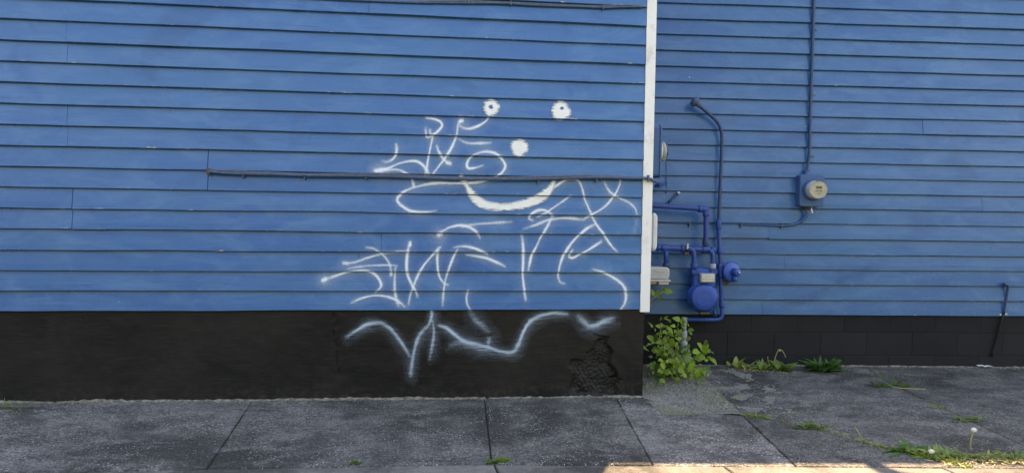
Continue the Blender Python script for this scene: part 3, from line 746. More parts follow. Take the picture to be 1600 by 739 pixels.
def paint(name, fn, bounds, mat, lift, parent=None, frame=None, step=.0042, on_render=False):
    x0, x1, z0, z1 = bounds; V = []; F = []; A = []; base = 0
    bands = []
    if on_render: bands.append((max(z0, .0), min(z1, ZL-.001), None))
    else:
        for n in range(nL):
            a, b = ZL+n*EXP+.004, ZL+(n+1)*EXP-.0015
            if b < z0 or a > z1: continue
            bands.append((a, b, n))
    for (a, b, n) in bands:
        nx = max(2, int((x1-x0)/step)+1); nz = max(2, int((b-a)/step)+1)
        PX, PZ = np.meshgrid(np.linspace(x0, x1, nx), np.linspace(a, b, nz)); C = fn(PX, PZ)
        if n is None: Yd = .004*vnoise_fast(PX, PZ)-.0105-lift
        else: Yd = -np.interp((PZ-(ZL+n*EXP))/EXP, [0, .33, .66, 1.], [.0255, .0195, .0125, .0045])-.0052-lift
        keep = np.maximum.reduce([C[:-1, :-1], C[1:, :-1], C[:-1, 1:], C[1:, 1:]]) > .015
        idx = np.arange(nx*nz).reshape(nz, nx)
        f = np.stack([idx[:-1, :-1], idx[:-1, 1:], idx[1:, 1:], idx[1:, :-1]], -1)[keep]
        used = np.unique(f); remap = np.full(nx*nz, -1); remap[used] = np.arange(len(used))
        v = np.stack([PX, Yd, PZ], -1).reshape(-1, 3)[used]
        V.append(v); A.append(C.ravel()[used]); F.append(remap[f]+base); base += len(used)
    V = np.concatenate(V); F = np.concatenate(F); A = np.concatenate(A)
    me = pymesh(name, V.tolist(), F.tolist())
    at = me.attributes.new('cover', 'FLOAT', 'POINT'); at.data.foreach_set('value', A.astype(np.float32))
    return link(name, me, mat, parent, frame)
def vnoise_fast(PX, PZ): return np.zeros(PX.shape)
def sbounds(st):
    xs, zs = [], []
    for zone, pts, *_ in st:
        for a, b in zc(zone, pts): p = wl(a, b, .01); xs.append(p.x); zs.append(p.z)
    return min(xs)-.07, max(xs)+.07, min(zs)-.07, max(zs)+.07
def scrawl(st, mat, lift, label, on_render=False):
    bd = sbounds(st); o = paint('graffiti_scrawl', lambda a, b: coverage(st, a, b, 1.0 if on_render else 0.0), bd, mat, lift, None, ((bd[0]+bd[1])/2, 0, bd[2]), on_render=on_render)
    return tag(o, label, 'graffiti', 'white graffiti sprayed on the building')
scrawl(UP, M['spray'], .0003, 'thin white sprayed lettering left of the painted face, above its mouth')
scrawl(RT, M['spray'], .0006, 'thin white sprayed lettering beside the white corner board, right of the mouth')
scrawl(LT, M['spray'], .0009, 'thin white sprayed lettering low on the siding, below left of the painted face')
scrawl(LO, M['spray_dark'], .0003, 'blurry white sprayed curves on the black foundation', True)
fc = wl(812, 232)
face = empty('smiley_graffiti', (fc.x, 0, wl(800, 328).z), 0, 'thick white painted smiling face with two ring eyes and a dot nose', 'graffiti', 'white graffiti sprayed on the building')
for nm, args in (('eye', (767.5, 168.5, 12.2, (766.8, 168), 2.8)), ('eye', (876, 174, 14.5, (877.5, 170), 2.4)), ('nose', (811, 231, 13.5))):
    fn, bd = blob(*args); paint(nm, fn, bd, M['brush'], .0012, face)
ms = [wl(a, b) for a, b, _ in MOUTH]
paint('mouth', mouth_fn, (min(p.x for p in ms)-.06, max(p.x for p in ms)+.06, min(p.z for p in ms)-.12, max(p.z for p in ms)+.05), M['brush'], .0012, face)

# ------------------------------------------------------------------ cables on the front wall
def clip_on(parent, p, out, along, w_=.012, h_=.034):
    mb = MB(); mb.box(Vector(p)+out*.004, along, UZ, out, w_, h_, .024, .002, 1); mb.build('clip', M['clip'], parent)
OUT = Vector((0, -1, 0))
cpx = [(325, 267.5), (345, 270), (380, 271.5), (430, 272.5), (480, 274.3), (530, 274.8), (580, 275.3), (640, 277), (700, 279.5), (760, 280), (820, 280), (880, 278.5), (930, 277.4), (970, 278), (1004, 278.6)]
cp = [wl(a, b, .040) for a, b in cpx]
cbl = empty('wall_cable', cp[0], 0, 'dark cable clipped across the graffiti wall at mid height', 'cable')
MB().tube(cp+[wl(1011, 279, .040), wl(1018, 280.5, .040), wl(1021, 283, .03), Vector((1.69, .05, wl(1021, 285).z))], .0105, 10, smooth=4).build('sheath', M['cable'], cbl)
MB().tube([p+Vector((0, .006, .013+.003*math.sin(i*1.3))) for i, p in enumerate(cp[:-1])], .0055, 8, smooth=4).build('thin_wire', M['cable_grey'], cbl)
MB().box(wl(326, 268, .034), X, Y, UZ, .022, .03, .04, .004).build('end_fitting', M['rust'], cbl)
for px, py in ((380, 273.5), (476, 276), (572, 277), (665, 279.5), (841, 283), (932, 281)):
    clip_on(cbl, wl(px, py, .026), OUT, X)
clip_on(cbl, wl(1012.5, 279, .043), OUT, X, .014, .05)
tpx = [(-300, -62), (0, -38), (250, -19), (430, -6), (520, -1), (560, 1), (640, 4.3), (725, 5.2), (790, 5.8), (830, 8.5), (870, 10), (910, 11), (945, 12.5), (975, 11.2), (1004, 11)]
tp = [wl(a, b, .026) for a, b in tpx]
tcb = empty("upper_cable", tp[6], 0, 'thin grey cable along the top edge of the picture', 'cable')
MB().tube(tp, .0075, 8, smooth=3).build('sheath', M['cable'], tcb)
MB().tube([wl(a, b-2.2-.6*math.sin(a), .024) for a, b in tpx[6:]], .0045, 8, smooth=3).build('thin_wire', M['cable_grey'], tcb)
for px, py in ((732, 4), (798, 6), (942, 12)): clip_on(tcb, wl(px, py, .024), OUT, X, .012, .03)

# ------------------------------------------------------------------ electric meter on the wing wall, with its mast
WO = -WN
def WPX(px, py, off): return wr(px, py, off)
em_c = wr(1269.5, 298, .11)
em = empty('electric_meter', wr(1269.5, 323, .02), WA, 'round glass electric meter on a blue box in the wing wall', 'electric meter')
eb = em_c + WN*.11
b = MB(); b.roundbox(eb+WO*.012, WT, UZ, WO, .222, .282, .092, .022, .006); b.build('meter_box', M['box_blue'], em)
b = MB(); b.lathe(em_c+WT*.006+UZ*.006, WO, [(-.008, .094), (.004, .094), (.010, .086), (.018, .086), (.018, .078)], 32); ring = b.build('mounting_ring', M['box_blue'], em)
b = MB(); b.lathe(em_c+WT*.006+UZ*.006+WO*.016, WO, [(0, .079), (.012, .080), (.018, .078), (.03, .078), (.075, .074)], 32); b.build('meter_body', M['greyplastic'], em)
b = MB(); b.lathe(em_c+WT*.006+UZ*.006+WO*.0915, WO, [(0, .0735), (.004, .0735), (.0045, .068)], 32); fcm = b.build('dial_face', M['cream'], em)
b = MB(); b.lathe(em_c+WT*.006+UZ*.006+WO*.0975, WO, [(0, .076), (.014, .074), (.022, .066), (.026, .045), (.028, .001)], 32); b.build('glass_cover', M['glass'], em)
fo = em_c+WT*.006+UZ*.006+WO*.0965
MB().box(fo+UZ*.020, WT, WN, UZ, .056, .002, .022).build('display', M['lcd'], fcm)
mk = MB()
for k in range(7): mk.box(fo-UZ*.010+WT*(-.030+.010*k), WT, WN, UZ, .003+.002*(k % 3), .0016, .008)
mk.box(fo-UZ*.032, WT, WN, UZ, .02, .0016, .004); mk.build('print', M['dark'], fcm)
b = MB(); b.lathe(eb+UZ*.139+WO*.05-WT*.03, UZ, [(0, .027), (.012, .027), (.014, .022), (.032, .022), (.034, .026), (.044, .026)], 16); b.build('conduit_hub', M['box_blue'], em)
b = MB(); b.lathe(eb-UZ*.141+WO*.05-WT*.028, -UZ, [(0, .024), (.010, .024), (.012, .017), (.03, .017)], 14); b.build('conduit_hub', M['rust'], em)
b = MB(); b.box(eb-UZ*.150+WO*.10+WT*.0, WT, WN, UZ, .02, .012, .022, .003); b.build('latch', M['rust'], em)
b = MB(); b.box(eb-UZ*.178+WO*.105+WT*.004, (WT+UZ*.3).normalized(), WN, (UZ-WT*.3).normalized(), .011, .003, .042, .001, 1); b.build('seal_tag', M['paper'], em)
hub = eb+UZ*.18+WO*.05-WT*.03
mast = empty('service_mast', hub, WA, 'thin blue conduit rising from the electric meter to the roof', 'conduit')
mp = [hub, wr(1264.2, 245, .045), wr(1266, 180, .04), wr(1268, 120, .04), wr(1270, 60, .04), wr(1272.2, 0, .04)]
top = mp[-1]
kx, ky = sv.x/sv.z, sv.y/sv.z
def up_sun(px, py, lean=.06):                 # follow the sun back from a shadow point to the wall line
    g = gp(px, py); h = 4.4
    for _ in range(8): h = (wing_y(g.x+kx*h)-lean-g.y)/ky
    return Vector((g.x+kx*h, g.y+ky*h, g.z+h))
hd_ = [up_sun(1362, 716), up_sun(1366, 724), up_sun(1374, 730), up_sun(1391, 737.5, .10), up_sun(1412, 743, .14), up_sun(1432, 745, .18)]
mp += [top+UZ*.5+WT*.02, hd_[0]-UZ*.15, hd_[0], hd_[1]]
MB().tube(mp, .0135, 12, smooth=4).build('pipe', M['pipe_wall'], mast)
MB().tube([hd_[0]-UZ*.04]+hd_, [.030, .046, .052, .056, .060, .058, .05], 14, smooth=4).build('weather_head', M['pipe_wall'], mast)
for px, py in ((1267, 150), (1265, 245), (1270, 48)):
    b = MB(); b.box(wr(px+3, py, .012), WT, UZ, WN, .04, .014, .02, .002, 1); b.build('strap', M['clip'], mast)
# low cable from the meter to the gas pipes
lo = [eb-UZ*.172+WO*.05-WT*.028, wr(1261, 332, .055), wr(1257, 341, .05), wr(1248, 348, .04), wr(1235, 351.5, .032), wr(1220, 352.5, .03), wr(1190, 352, .026), wr(1156, 351, .022)]
lc = empty('low_cable', lo[4], WA, 'blue cable curving from under the electric meter towards the gas pipes', 'cable')
MB().tube(lo, [.014, .014, .014, .013, .011, .008, .006, .005], 10, smooth=5).build('sheath', M['lowcable'], lc)
MB().tube([wr(a, b_, .026) for a, b_ in ((1215, 349.6), (1185, 349.7), (1150, 349.5), (1120, 349.5), (1077, 348.6), (1030, 347.5))], .0035, 6, smooth=2).build('thin_wire', M['lowcable'], lc)
for px, py in ((1221.5, 353), (1158, 352), (1077, 350.5)):
    b = MB(); b.box(wr(px, py, .028), WT, UZ, WN, .014, .04, .024, .002, 1); b.build('clip', M['clip'], lc)

# ------------------------------------------------------------------ gas pipes
def pt(px, py, off): return wr(px, py, off)
def collar(parent, a, b, r, mat='pipe', name='fitting'):
    a, b = Vector(a), Vector(b); ax = (b-a); L = ax.length
    q = MB(); q.lathe(a, ax, [(0, r*.93), (L*.12, r), (L*.88, r), (L, r*.93)], 12); q.build(name, M[mat], parent)
vp = empty('vent_riser', pt(1128, 500, .10), WA, 'tall blue gas riser with a bent vent hood at its top', 'pipe')
o1 = .07
MB().tube([pt(1092, 165.5, .085), pt(1101, 172.5, .08), pt(1112, 182, o1), pt(1121.5, 192, o1), pt(1127, 205, o1), pt(1128, 222, o1), pt(1126.6, 260, o1), pt(1124.6, 305, o1), pt(1122.6, 350, o1)], .0145, 12, smooth=5).build('vent_pipe', M['pipe_wall'], vp)
hd = pt(1086, 160, .09); hax = (pt(1093, 166, .085)-hd).normalized()
MB().lathe(hd-hax*.035, (hax+WO*.15), [(0, .018), (.012, .040), (.03, .046), (.048, .040), (.062, .024), (.09, .021), (.095, .017)], 18).build('vent_hood', M['cable'], vp)
MB().tube([pt(1122.6, 348, o1), pt(1123.5, 372, o1), pt(1125.2, 398, .085), pt(1126.4, 430, .09), pt(1127.3, 470, .09), pt(1128, 489, .09), pt(1127, 496, .09), pt(1122, 499, .09), pt(1110, 499.6, .09), pt(1090, 499.2, .09), pt(1072, 499, .09)], .0185, 12, smooth=5).build('riser_pipe', M['pipe'], vp)
for (a, b, r, m_) in (((1122.5, 344), (1123, 358), .024, 'pipe'), ((1124.6, 388), (1125, 396), .027, 'pipe'), ((1125.6, 412), (1126.2, 434), .030, 'pipe'), ((1128, 470), (1128, 480), .026, 'pipe')):
    collar(vp, pt(a[0], a[1], o1 if a[1] < 370 else .088), pt(b[0], b[1], o1 if a[1] < 370 else .088), r, m_)
collar(vp, pt(1127.6, 476, .09), pt(1131.5, 476, .09), .016, 'galv', 'plug')
b = MB(); b.tube([pt(1116, 484, .085), pt(1117.5, 494, .085)], .018, 10); b.build('drip_leg', M['pipe'], vp)
gr = empty('ground_riser', pt(1069, 556, .09), WA, 'grey gas riser rising from the ground behind the shrub leaves', 'pipe')
gx = pt(1069, 499, .09)
gbase = Vector((gx.x, gx.y, gz(gx.x)-.05))
MB().tube([gx+UZ*.02, gx-UZ*.1, gbase], .022, 12).build('pipe', M['greypaint'], gr)
for f0, f1, r in ((.10, .17, .03), (.19, .27, .034), (-.02, .03, .028)): collar(gr, gx-UZ*f0, gx-UZ*f1, r, 'greypaint')
MB().tube([gx-UZ*.23+WO*.02, gx-UZ*.23+WO*.06+WT*.02, gx-UZ*.30+WO*.07+WT*.03], .011, 8).build('valve_handle', M['greypaint'], gr)

gpipe = empty('gas_manifold', pt(1103, 395, .12), WA, 'bright blue gas pipes with elbows feeding the two meters', 'pipe')
o2 = .16
pA = [pt(1005, 320.3, o2), pt(1060, 324, o2), pt(1094, 326.6, o2), pt(1101, 327.5, o2), pt(1103.2, 331, o2), pt(1103.2, 345, o2), pt(1102.8, 385, o2), pt(1102.5, 390, o2)]
MB().tube(pA, .0215, 12, smooth=4).build('upper_pipe', M['pipe'], gpipe)
collar(gpipe, pt(1091, 326.3, o2), pt(1097, 326.9, o2), .030); collar(gpipe, pt(1103.3, 329, o2), pt(1103.2, 338, o2), .029)
collar(gpipe, pt(1103, 374, o2), pt(1102.8, 384, o2), .031, 'pipe_wall'); collar(gpipe, pt(1097, 326.9, o2), pt(1106, 327.6, o2), .029)
MB().tube([pt(1000, 385, o2), pt(1030, 386.5, o2), pt(1060, 388.2, o2), pt(1090, 389.4, o2), pt(1112, 390.3, o2)], .0225, 12).build('header_pipe', M['pipe'], gpipe)
for a, b, r in ((1026, 1030, .03), (1033, 1044, .029), (1064, 1069, .032), (1072, 1080, .034), (1097, 1108, .031), (1111, 1117, .028)): collar(gpipe, pt(a, 385.6+(a-1000)*.043, o2), pt(b, 385.7+(b-1000)*.043, o2), r)
MB().tube([pt(1040, 388, o2), pt(1040.6, 398, o2), pt(1041, 418, o2)], .0205, 12).build('drop_pipe', M['pipe'], gpipe)
collar(gpipe, pt(1041, 411, o2), pt(1041, 417.5, o2), .029, 'pipe_wall')
MB().tube([pt(1074, 388, o2+.02), pt(1079, 388.8, o2+.02), pt(1083.2, 393, o2+.02), pt(1084.3, 400, o2+.02), pt(1084.4, 420, o2+.02)], .0205, 12, smooth=4).build('drop_pipe', M['pipe'], gpipe)
MB().tube([pt(1108, 392.5, o2+.02), pt(1111, 393, o2+.02), pt(1113.4, 397, o2+.02), pt(1114, 404, o2+.02), pt(1113.4, 420, o2+.02)], .0205, 12, smooth=4).build('drop_pipe', M['pipe'], gpipe)
collar(gpipe, pt(1084.4, 411, o2+.02), pt(1084.4, 419, o2+.02), .029, 'pipe'); collar(gpipe, pt(1113.4, 412, o2+.02), pt(1113.4, 419.5, o2+.02), .029, 'greypaint')
MB().box(pt(1074, 385, o2+.03), (WT+UZ*.4).normalized(), WN, UZ, .02, .02, .05, .004).build('valve_key', M['galv'], gpipe)
MB().box(pt(1072, 396, o2+.03), WT, WN, UZ, .04, .04, .025, .008).build('valve_body', M['rust'], gpipe)
MB().tube([pt(1035, 394.6, o2), pt(1070, 395.4, o2), pt(1105, 394.6, o2)], .004, 6).build('tie_rod', M['cable_grey'], gpipe)
# small conduits behind the corner board
sc = empty('stub_conduit', pt(1041, 288, .05), WA, 'short blue conduit stub poking out behind the white corner board', 'conduit')
MB().tube([Vector((1.70, .06, wl(1021, 287).z)), pt(1024, 291, .25), pt(1032, 289, .2), pt(1040.5, 286.5, .10)], .014, 10, smooth=3).build('pipe', M['pipe'], sc)
MB().tube([pt(1041.3, 252, .022), pt(1041, 302, .022)], .003, 6).build('thin_wire', M['cable'], sc)
ant = empty('angled_rod', pt(1060, 302, .03), WA, 'short dark rod slanting up beside the upper gas pipe', 'rod')
MB().tube([pt(1044, 317, .06), pt(1053, 308.5, .05), pt(1059.5, 302, .04)], .0095, 8, smooth=2).build('rod', M['pipe_wall'], ant)
collar(ant, pt(1058.5, 303, .042), pt(1061, 300.6, .04), .016, 'galv', 'end_cap')

# ------------------------------------------------------------------ blue gas meter
go = .16
mc = pt(1099, 464, .23)
gm_ = empty('gas_meter', pt(1099, 494, .15), WA, 'ultramarine gas meter with a round cover and cream index plate', 'gas meter')
c0 = pt(1097.5, 464, .16)
MB().lathe(c0-WO*.06, WO, [(0, .10), (.02, .122), (.05, .128), (.058, .138), (.070, .138), (.076, .126), (.098, .120), (.112, .112), (.118, .100), (.124, .07), (.126, .02)], 40).build('round_case', M['meter_blue'], gm_)
b = MB(); b.roundbox(c0+UZ*.165-WO*.075+WT*.008, WT, UZ, WO, .20, .17, .10, .03, .012); b.build('upper_case', M['meter_blue'], gm_)
b = MB(); b.roundbox(pt(1084.2, 424, go)-WO*.03, WT, UZ, WO, .066, .05, .07, .014, .006); b.build('inlet_boss', M['pipe'], gm_)
b = MB(); b.roundbox(pt(1113.2, 424, go)-WO*.03, WT, UZ, WO, .066, .05, .07, .014, .006); b.build('outlet_boss', M['pipe'], gm_)
ip = pt(1106.3, 434.5, .24)
b = MB(); b.roundbox(ip-WO*.07, WT, UZ, WO, .128, .078, .065, .012, .004); b.build('index_frame', M['greypaint'], gm_)
b = MB(); b.roundbox(ip-WO*.006, WT, UZ, WO, .112, .062, .008, .008, .002); ix = b.build('index_plate', M['cream'], gm_)
mk = MB()
for k in range(5): mk.lathe(ip+WO*.0015+WT*(-.04+.02*k)-UZ*.010, WO, [(0, .0065), (.0015, .0065)], 10)
mk.box(ip+WO*.002+UZ*.014, WT, WN, UZ, .05, .0016, .006); mk.build('dial', M['greypaint'], ix)
for k in range(10):
    a = 2*math.pi*(k+.5)/10; p = c0+WT*math.cos(a)*.127+UZ*math.sin(a)*.127
    b = MB(); b.lathe(p+WO*.008, WO, [(0, .010), (.008, .010), (.009, .006)], 6); b.build('bolt', M['pipe_wall'], gm_)
b = MB(); b.box(pt(1100, 489, .19), WT, WN, UZ, .085, .05, .02, .006); b.build('base_bracket', M['rust'], gm_)
# pressure regulator
rg = empty('gas_regulator', pt(1146, 441, .14), WA, 'round blue gas regulator disc right of the riser', 'regulator')
rax = (WO*.93+WT*.36).normalized(); rc = pt(1143.5, 424.5, .13)
MB().lathe(rc-rax*.045, rax, [(0, .03), (.012, .065), (.028, .082), (.034, .092), (.046, .092), (.052, .084), (.060, .076), (.066, .050), (.070, .036)], 32).build('diaphragm_case', M['meter_blue'], rg)
MB().lathe(rc+rax*.02, rax, [(0, .036), (.045, .034), (.05, .030), (.06, .028), (.064, .012)], 20).build('spring_cap', M['meter_blue'], rg)
MB().lathe(rc+rax*.083, rax, [(0, .010), (.014, .010), (.016, .006)], 10).build('adjusting_screw', M['galv'], rg)
q = rc+rax*.03-UZ*.025
MB().tube([q, q-UZ*.04+WT*.008, q-UZ*.062+WT*.01], [.020, .022, .019], 12).build('vent_spout', M['meter_blue'], rg)
MB().tube([pt(1128, 424, .09), rc-rax*.05], .02, 12).build('inlet', M['rust'], rg)
MB().tube([rc-rax*.02-UZ*.06, pt(1134, 441.5, .10), pt(1128, 441, .09)], [.022, .018, .015], 10, smooth=3).build('rusty_bracket', M['rust'], rg)

# ------------------------------------------------------------------ grey gas meter half behind the corner board
g1 = empty('small_gas_meter', pt(1030, 446, .2), WA, 'pale grey gas meter with cream windows peeking past the corner board', 'gas meter')
a0 = pt(1046.5, 428, .24)
wdt = .30
cgm = a0 - WT*(wdt/2)
b = MB(); b.roundbox(cgm-WO*.14+UZ*.003, WT, UZ, WO, wdt, .105, .14, .03, .01); b.build('case', M['greyplastic'], g1)
b = MB(); b.box(cgm-WO*.06-UZ*.058, WT, WN, UZ, wdt+.012, .15, .016, .004); b.build('flange', M['greyplastic'], g1)
lwp = pt(1037, 440.8, .235)
b = MB(); b.box(lwp-WO*.04, WT, WN, UZ, .088, .09, .040, .005); b.build('index_window', M['cream'], g1)
lwp2 = pt(1020, 440.5, .235)
b = MB(); b.box(lwp2-WO*.04, WT, WN, UZ, .05, .09, .036, .005); b.build('small_window', M['orange'], g1)
b = MB(); b.box(pt(1030, 423.3, .242), WT, WN, UZ, .064, .004, .018, .001, 1); b.build('slot', M['galv'], g1)
b = MB(); b.box(cgm-WO*.08-UZ*.055, WT, WN, UZ, wdt*.9, .11, .07, .01); b.build('lower_case', M['greypaint'], g1)
# edge-on electric meter and pale box on the return wall
XR = 1.6185
em2z = wl(1030, 236).z
e2 = empty('side_electric_meter', (XR, .17, wl(1030, 276).z), 0, 'electric meter seen edge on, jutting out behind the white corner board', 'electric meter')
OX = Vector((1, 0, 0))
def side_x(px, py, y): d = ray(px, py); t = (y+D)/d.y; return (CAM+d*t)
pb0 = side_x(1034, 235, .10); zt, zb2 = side_x(1030, 196, .1).z, side_x(1029, 276, .1).z
b = MB(); b.roundbox((XR, .22, (zt+zb2)/2), Y, UZ, OX, .24, zt-zb2, pb0.x-XR-.012, .02, .006); b.build('meter_box', M['box_blue'], e2)
b = MB(); b.roundbox((pb0.x-.014, .22, (zt+zb2)/2), Y, UZ, OX, .252, zt-zb2+.012, .014, .02, .003); b.build('cover_plate', M['box_blue'], e2)
mcz = side_x(1036, 237.5, .2).z
b = MB(); b.lathe((pb0.x, .20, mcz), OX, [(0, .083), (.010, .083), (.012, .076), (.022, .076)], 28); b.build('mounting_ring', M['cream'], e2)
b = MB(); b.lathe((pb0.x+.020, .20, mcz), OX, [(0, .072), (.02, .071), (.03, .066), (.036, .03)], 28); b.build('meter_body', M['greyplastic'], e2)
b = MB(); b.lathe((pb0.x+.0205, .20, mcz), OX, [(0, .077), (.03, .075), (.043, .066), (.048, .001)], 28); b.build('glass_cover', M['glass'], e2)
wbz0, wbz1 = side_x(1026, 391, .12).z, side_x(1027, 334, .12).z; wbx = side_x(1026.8, 360, .10).x
pbx = empty('service_box', (XR, .2, wbz0), 0, 'pale rounded service box edge on below the cable end', 'box')
b = MB(); b.roundbox((XR, .21, (wbz0+wbz1)/2), Y, UZ, OX, .24, wbz1-wbz0, wbx-XR-.03, .03, .004); b.build('back_case', M['greyplastic'], pbx)
b = MB(); b.roundbox((wbx-.034, .21, (wbz0+wbz1)/2), Y, UZ, OX, .25, wbz1-wbz0+.01, .034, .03, .014); b.build('lid', M['boxwhite'], pbx)

# ------------------------------------------------------------------ bent vent pipe on the right
vv_ = empty('bent_vent', wr(1550, 556, .03), WA, 'thin leaning pipe, blue above and black below, at the right end', 'pipe')
MB().tube([wr(1570, 444.5, .05), wr(1573.5, 445.5, .045), wr(1574.8, 449, .04), wr(1572, 468, .032), wr(1568, 490, .03)], [.012, .0115, .0105, .0105, .0105], 10, smooth=3).build('upper_pipe', M['pipe_wall'], vv_)
MB().tube([wr(1568, 489.5, .03), wr(1562, 512, .025), wr(1555, 540, .02), wr(1549.5, 557, .018)], .0115, 10, smooth=2).build('lower_pipe', M['black'], vv_)
MB().lathe(wr(1569, 443.6, .055), (wr(1574, 446, .05)-wr(1569, 443.6, .055)), [(-.01, .011), (0, .017), (.018, .017), (.022, .011)], 12).build('cap', M['pipe_wall'], vv_)
for px, py in ((1563, 491.5), (1571.5, 490.5)):
    b = MB(); b.box(wr(px, py, .02), WT, UZ, WN, .022, .016, .014, .003, 1); b.build('anchor', M['cream'], vv_)

# ------------------------------------------------------------------ plants
def leaf_mesh(name, L, Wd, fold=.25, droop=.3, n=5, heart=False):
    v, f = [], []
    for i in range(n+1):
        t = i/n; wdt = Wd*.5*(math.sin(math.pi*t**(.62 if heart else .8)))**.8 if 0 < t < 1 else 0.0
        if heart and i == 0: wdt = Wd*.16
        z = -droop*L*t*t
        v += [(-wdt, L*t, z+wdt*fold), (0, L*t, z), (wdt, L*t, z+wdt*fold)]
    for i in range(n):
        a = i*3; f += [(a, a+1, a+4, a+3), (a+1, a+2, a+5, a+4)]
    me = pymesh(name, v, f)
    for p in me.polygons: p.use_smooth = True
    return me
def basis(d, nrm):
    y = Vector(d).normalized(); z = Vector(nrm); z = (z-y*z.dot(y)).normalized(); x = y.cross(z)
    return Matrix((x, y, z)).transposed()
# the shrub in the corner: single leaves, each its own piece
LM = [leaf_mesh('leaf', 1, .78, .22, .22, 5, True), leaf_mesh('leaf', 1, .62, .3, .35, 5, True), leaf_mesh('leaf', 1, .9, .12, .15, 5, True)]
for q in LM: q.materials.append(M['leaf'])
root = Vector((2.02, .62, gz(2)))
sh = empty('leafy_shrub', root, 0, 'bright green leafy shrub growing in the corner below the gas meters', 'shrub')
rs = random.Random(11)
tips = []
regions = [((1032, 1080, 494, 560), 80, (.10, .55)), ((1010, 1062, 535, 585), 90, (.25, .75)), ((1045, 1106, 545, 588), 95, (.15, .6)), ((1012, 1050, 505, 545), 22, (.2, .5)), ((1018, 1098, 560, 596), 75, (.4, .8)), ((1088, 1112, 528, 560), 16, (.12, .3))]
spots = []
for (x0, x1, y0, y1), n, (oa, ob) in regions:
    for _ in range(n):
        px = rs.uniform(x0, x1); py = rs.uniform(y0, y1); off = rs.uniform(oa, ob)
        p = wr(px, py, off)
        if p.x < 1.66 or p.z < gz(p.x)+.01: continue
        spots.append(p)
for p in spots:
    L = rs.choice((.022, .03, .036, .042, .05, .055, .066, .075))*rs.uniform(.85, 1.15)
    o = bpy.data.objects.new('leaf', rs.choice(LM)); COL.objects.link(o); o.parent = sh
    d = Vector((rs.uniform(-1, 1), rs.uniform(-1, .3), rs.uniform(-.9, .35)))
    nrm = Vector((rs.uniform(-.5, .5), rs.uniform(-1.1, -.2), rs.uniform(.3, 1.1)))
    Mx = basis(d, nrm).to_4x4() @ Matrix.Diagonal((L, L, L, 1)); Mx.translation = p-root
    o.matrix_local = Mx
# stems run from the root to bunches of leaves
for k in range(16):
    p = spots[rs.randrange(len(spots))]; mid = root.lerp(p, .5)+Vector((0, -.03, .10+.05*rs.random()))
    st = Vector((root.x+rs.uniform(-.12, .12), root.y+rs.uniform(-.1, .1), gz(root.x)-.02))
    MB().tube([st, st.lerp(mid, .5)+Vector((0, 0, .04)), mid, p], [.006, .005, .004, .002], 6, smooth=3).build('stem', M['stem'], sh)
for pts in ([(1010, 540, .5), (1022, 535, .45), (1030, 528, .4), (1034, 505, .35)], [(1033, 568, .7), (1045, 566, .72), (1056, 563.5, .7)]):
    MB().tube([wr(*q) for q in pts], .003, 6, smooth=3).build('stem', M['straw'], sh)

# sprig low behind the grey meter
spr = empty('leaf_sprig', wr(1020, 470, .15), 0, 'leaf sprig poking out below the pale grey gas meter', 'plant')
MB().tube([wr(1016, 470, .2), wr(1026, 462, .2), wr(1036, 455, .2)], .003, 6, smooth=2).build('stem', M['gstem'], spr)
sp0 = wr(1020, 470, .15)
for px, py, dx, dz, L in ((1036, 455, 1, .05, .09), (1030, 459, .2, -1, .06), (1027, 461, .1, .9, .05), (1022, 462, -.3, .9, .06), (1035, 455, .3, .9, .05)):
    o = bpy.data.objects.new('leaf', LM[1]); COL.objects.link(o); o.parent = spr
    Mx = basis(WT*dx+UZ*dz+WO*.2, WO+UZ*.4).to_4x4() @ Matrix.Diagonal((L, L, L, 1)); Mx.translation = wr(px, py, .2)-sp0; o.matrix_local = Mx

def clump(name, base, n, L, Wd, spread, up, mat, label, cat, seed, elong=(1, 1), droop=.35, group='weeds in the pavement', base_r=.03, stiff=None):
    """rosette of leaves joined into one plant"""
    r_ = random.Random(seed); V, F = [], []
    base = Vector(base)
    for i in range(n):
        a = r_.uniform(0, 2*math.pi); l = L*r_.uniform(.55, 1.15); wd = Wd*r_.uniform(.7, 1.2)
        d = Vector((math.cos(a)*elong[0], math.sin(a)*elong[1], 0))*spread*r_.uniform(.3, 1.1)+Vector((0, 0, up*r_.uniform(.4, 1.2)))
        st = base+Vector((r_.uniform(-1, 1)*base_r*elong[0]*1.0, r_.uniform(-1, 1)*base_r*elong[1], 0)); st.z = gz(st.x)-.004
        B = basis(d, Vector((r_.uniform(-.3, .3), r_.uniform(-.5, .1), 1)))
        k = len(V); m_ = 4; dr = droop*r_.uniform(.5, 1.5)
        for j in range(m_+1):
            t = j/m_; w_ = wd*.5*(math.sin(math.pi*min(.999, .12+.88*t)))**.8 if j < m_ else 0
            for s_ in (-1, 0, 1):
                q = st+B @ Vector((s_*w_, l*t, abs(s_)*w_*.3-dr*l*t*t)); q.z = max(q.z, gz(q.x)+.003); V.append(q)
        for j in range(m_):
            c = k+j*3; F += [(c, c+1, c+4, c+3), (c+1, c+2, c+5, c+4)]
    me = pymesh(name, V, F)
    for p in me.polygons: p.use_smooth = True
    o = link(name, me, mat, None, (base.x, base.y, gz(base.x)))
    return tag(o, label, cat, group)
G = lambda px, py: gp(px, py)
clump('weed', G(1150, 574), 8, .11, .045, .8, .9, M['olive'], 'small olive weed at the wing wall, nearest the shrub', 'weed', 1, base_r=.05)
clump('weed', G(1166, 577), 12, .09, .035, .9, .7, M['olive'], 'small yellowing weed, second from the shrub along the wing wall', 'weed', 2, base_r=.06)
cw_ = G(1207, 577)
clump('weed', cw_, 60, .11, .030, .9, .8, M['weed'], 'bushy yellow green weed at the wing wall between two smaller weeds', 'weed', 3, (1.6, .7), base_r=.10)
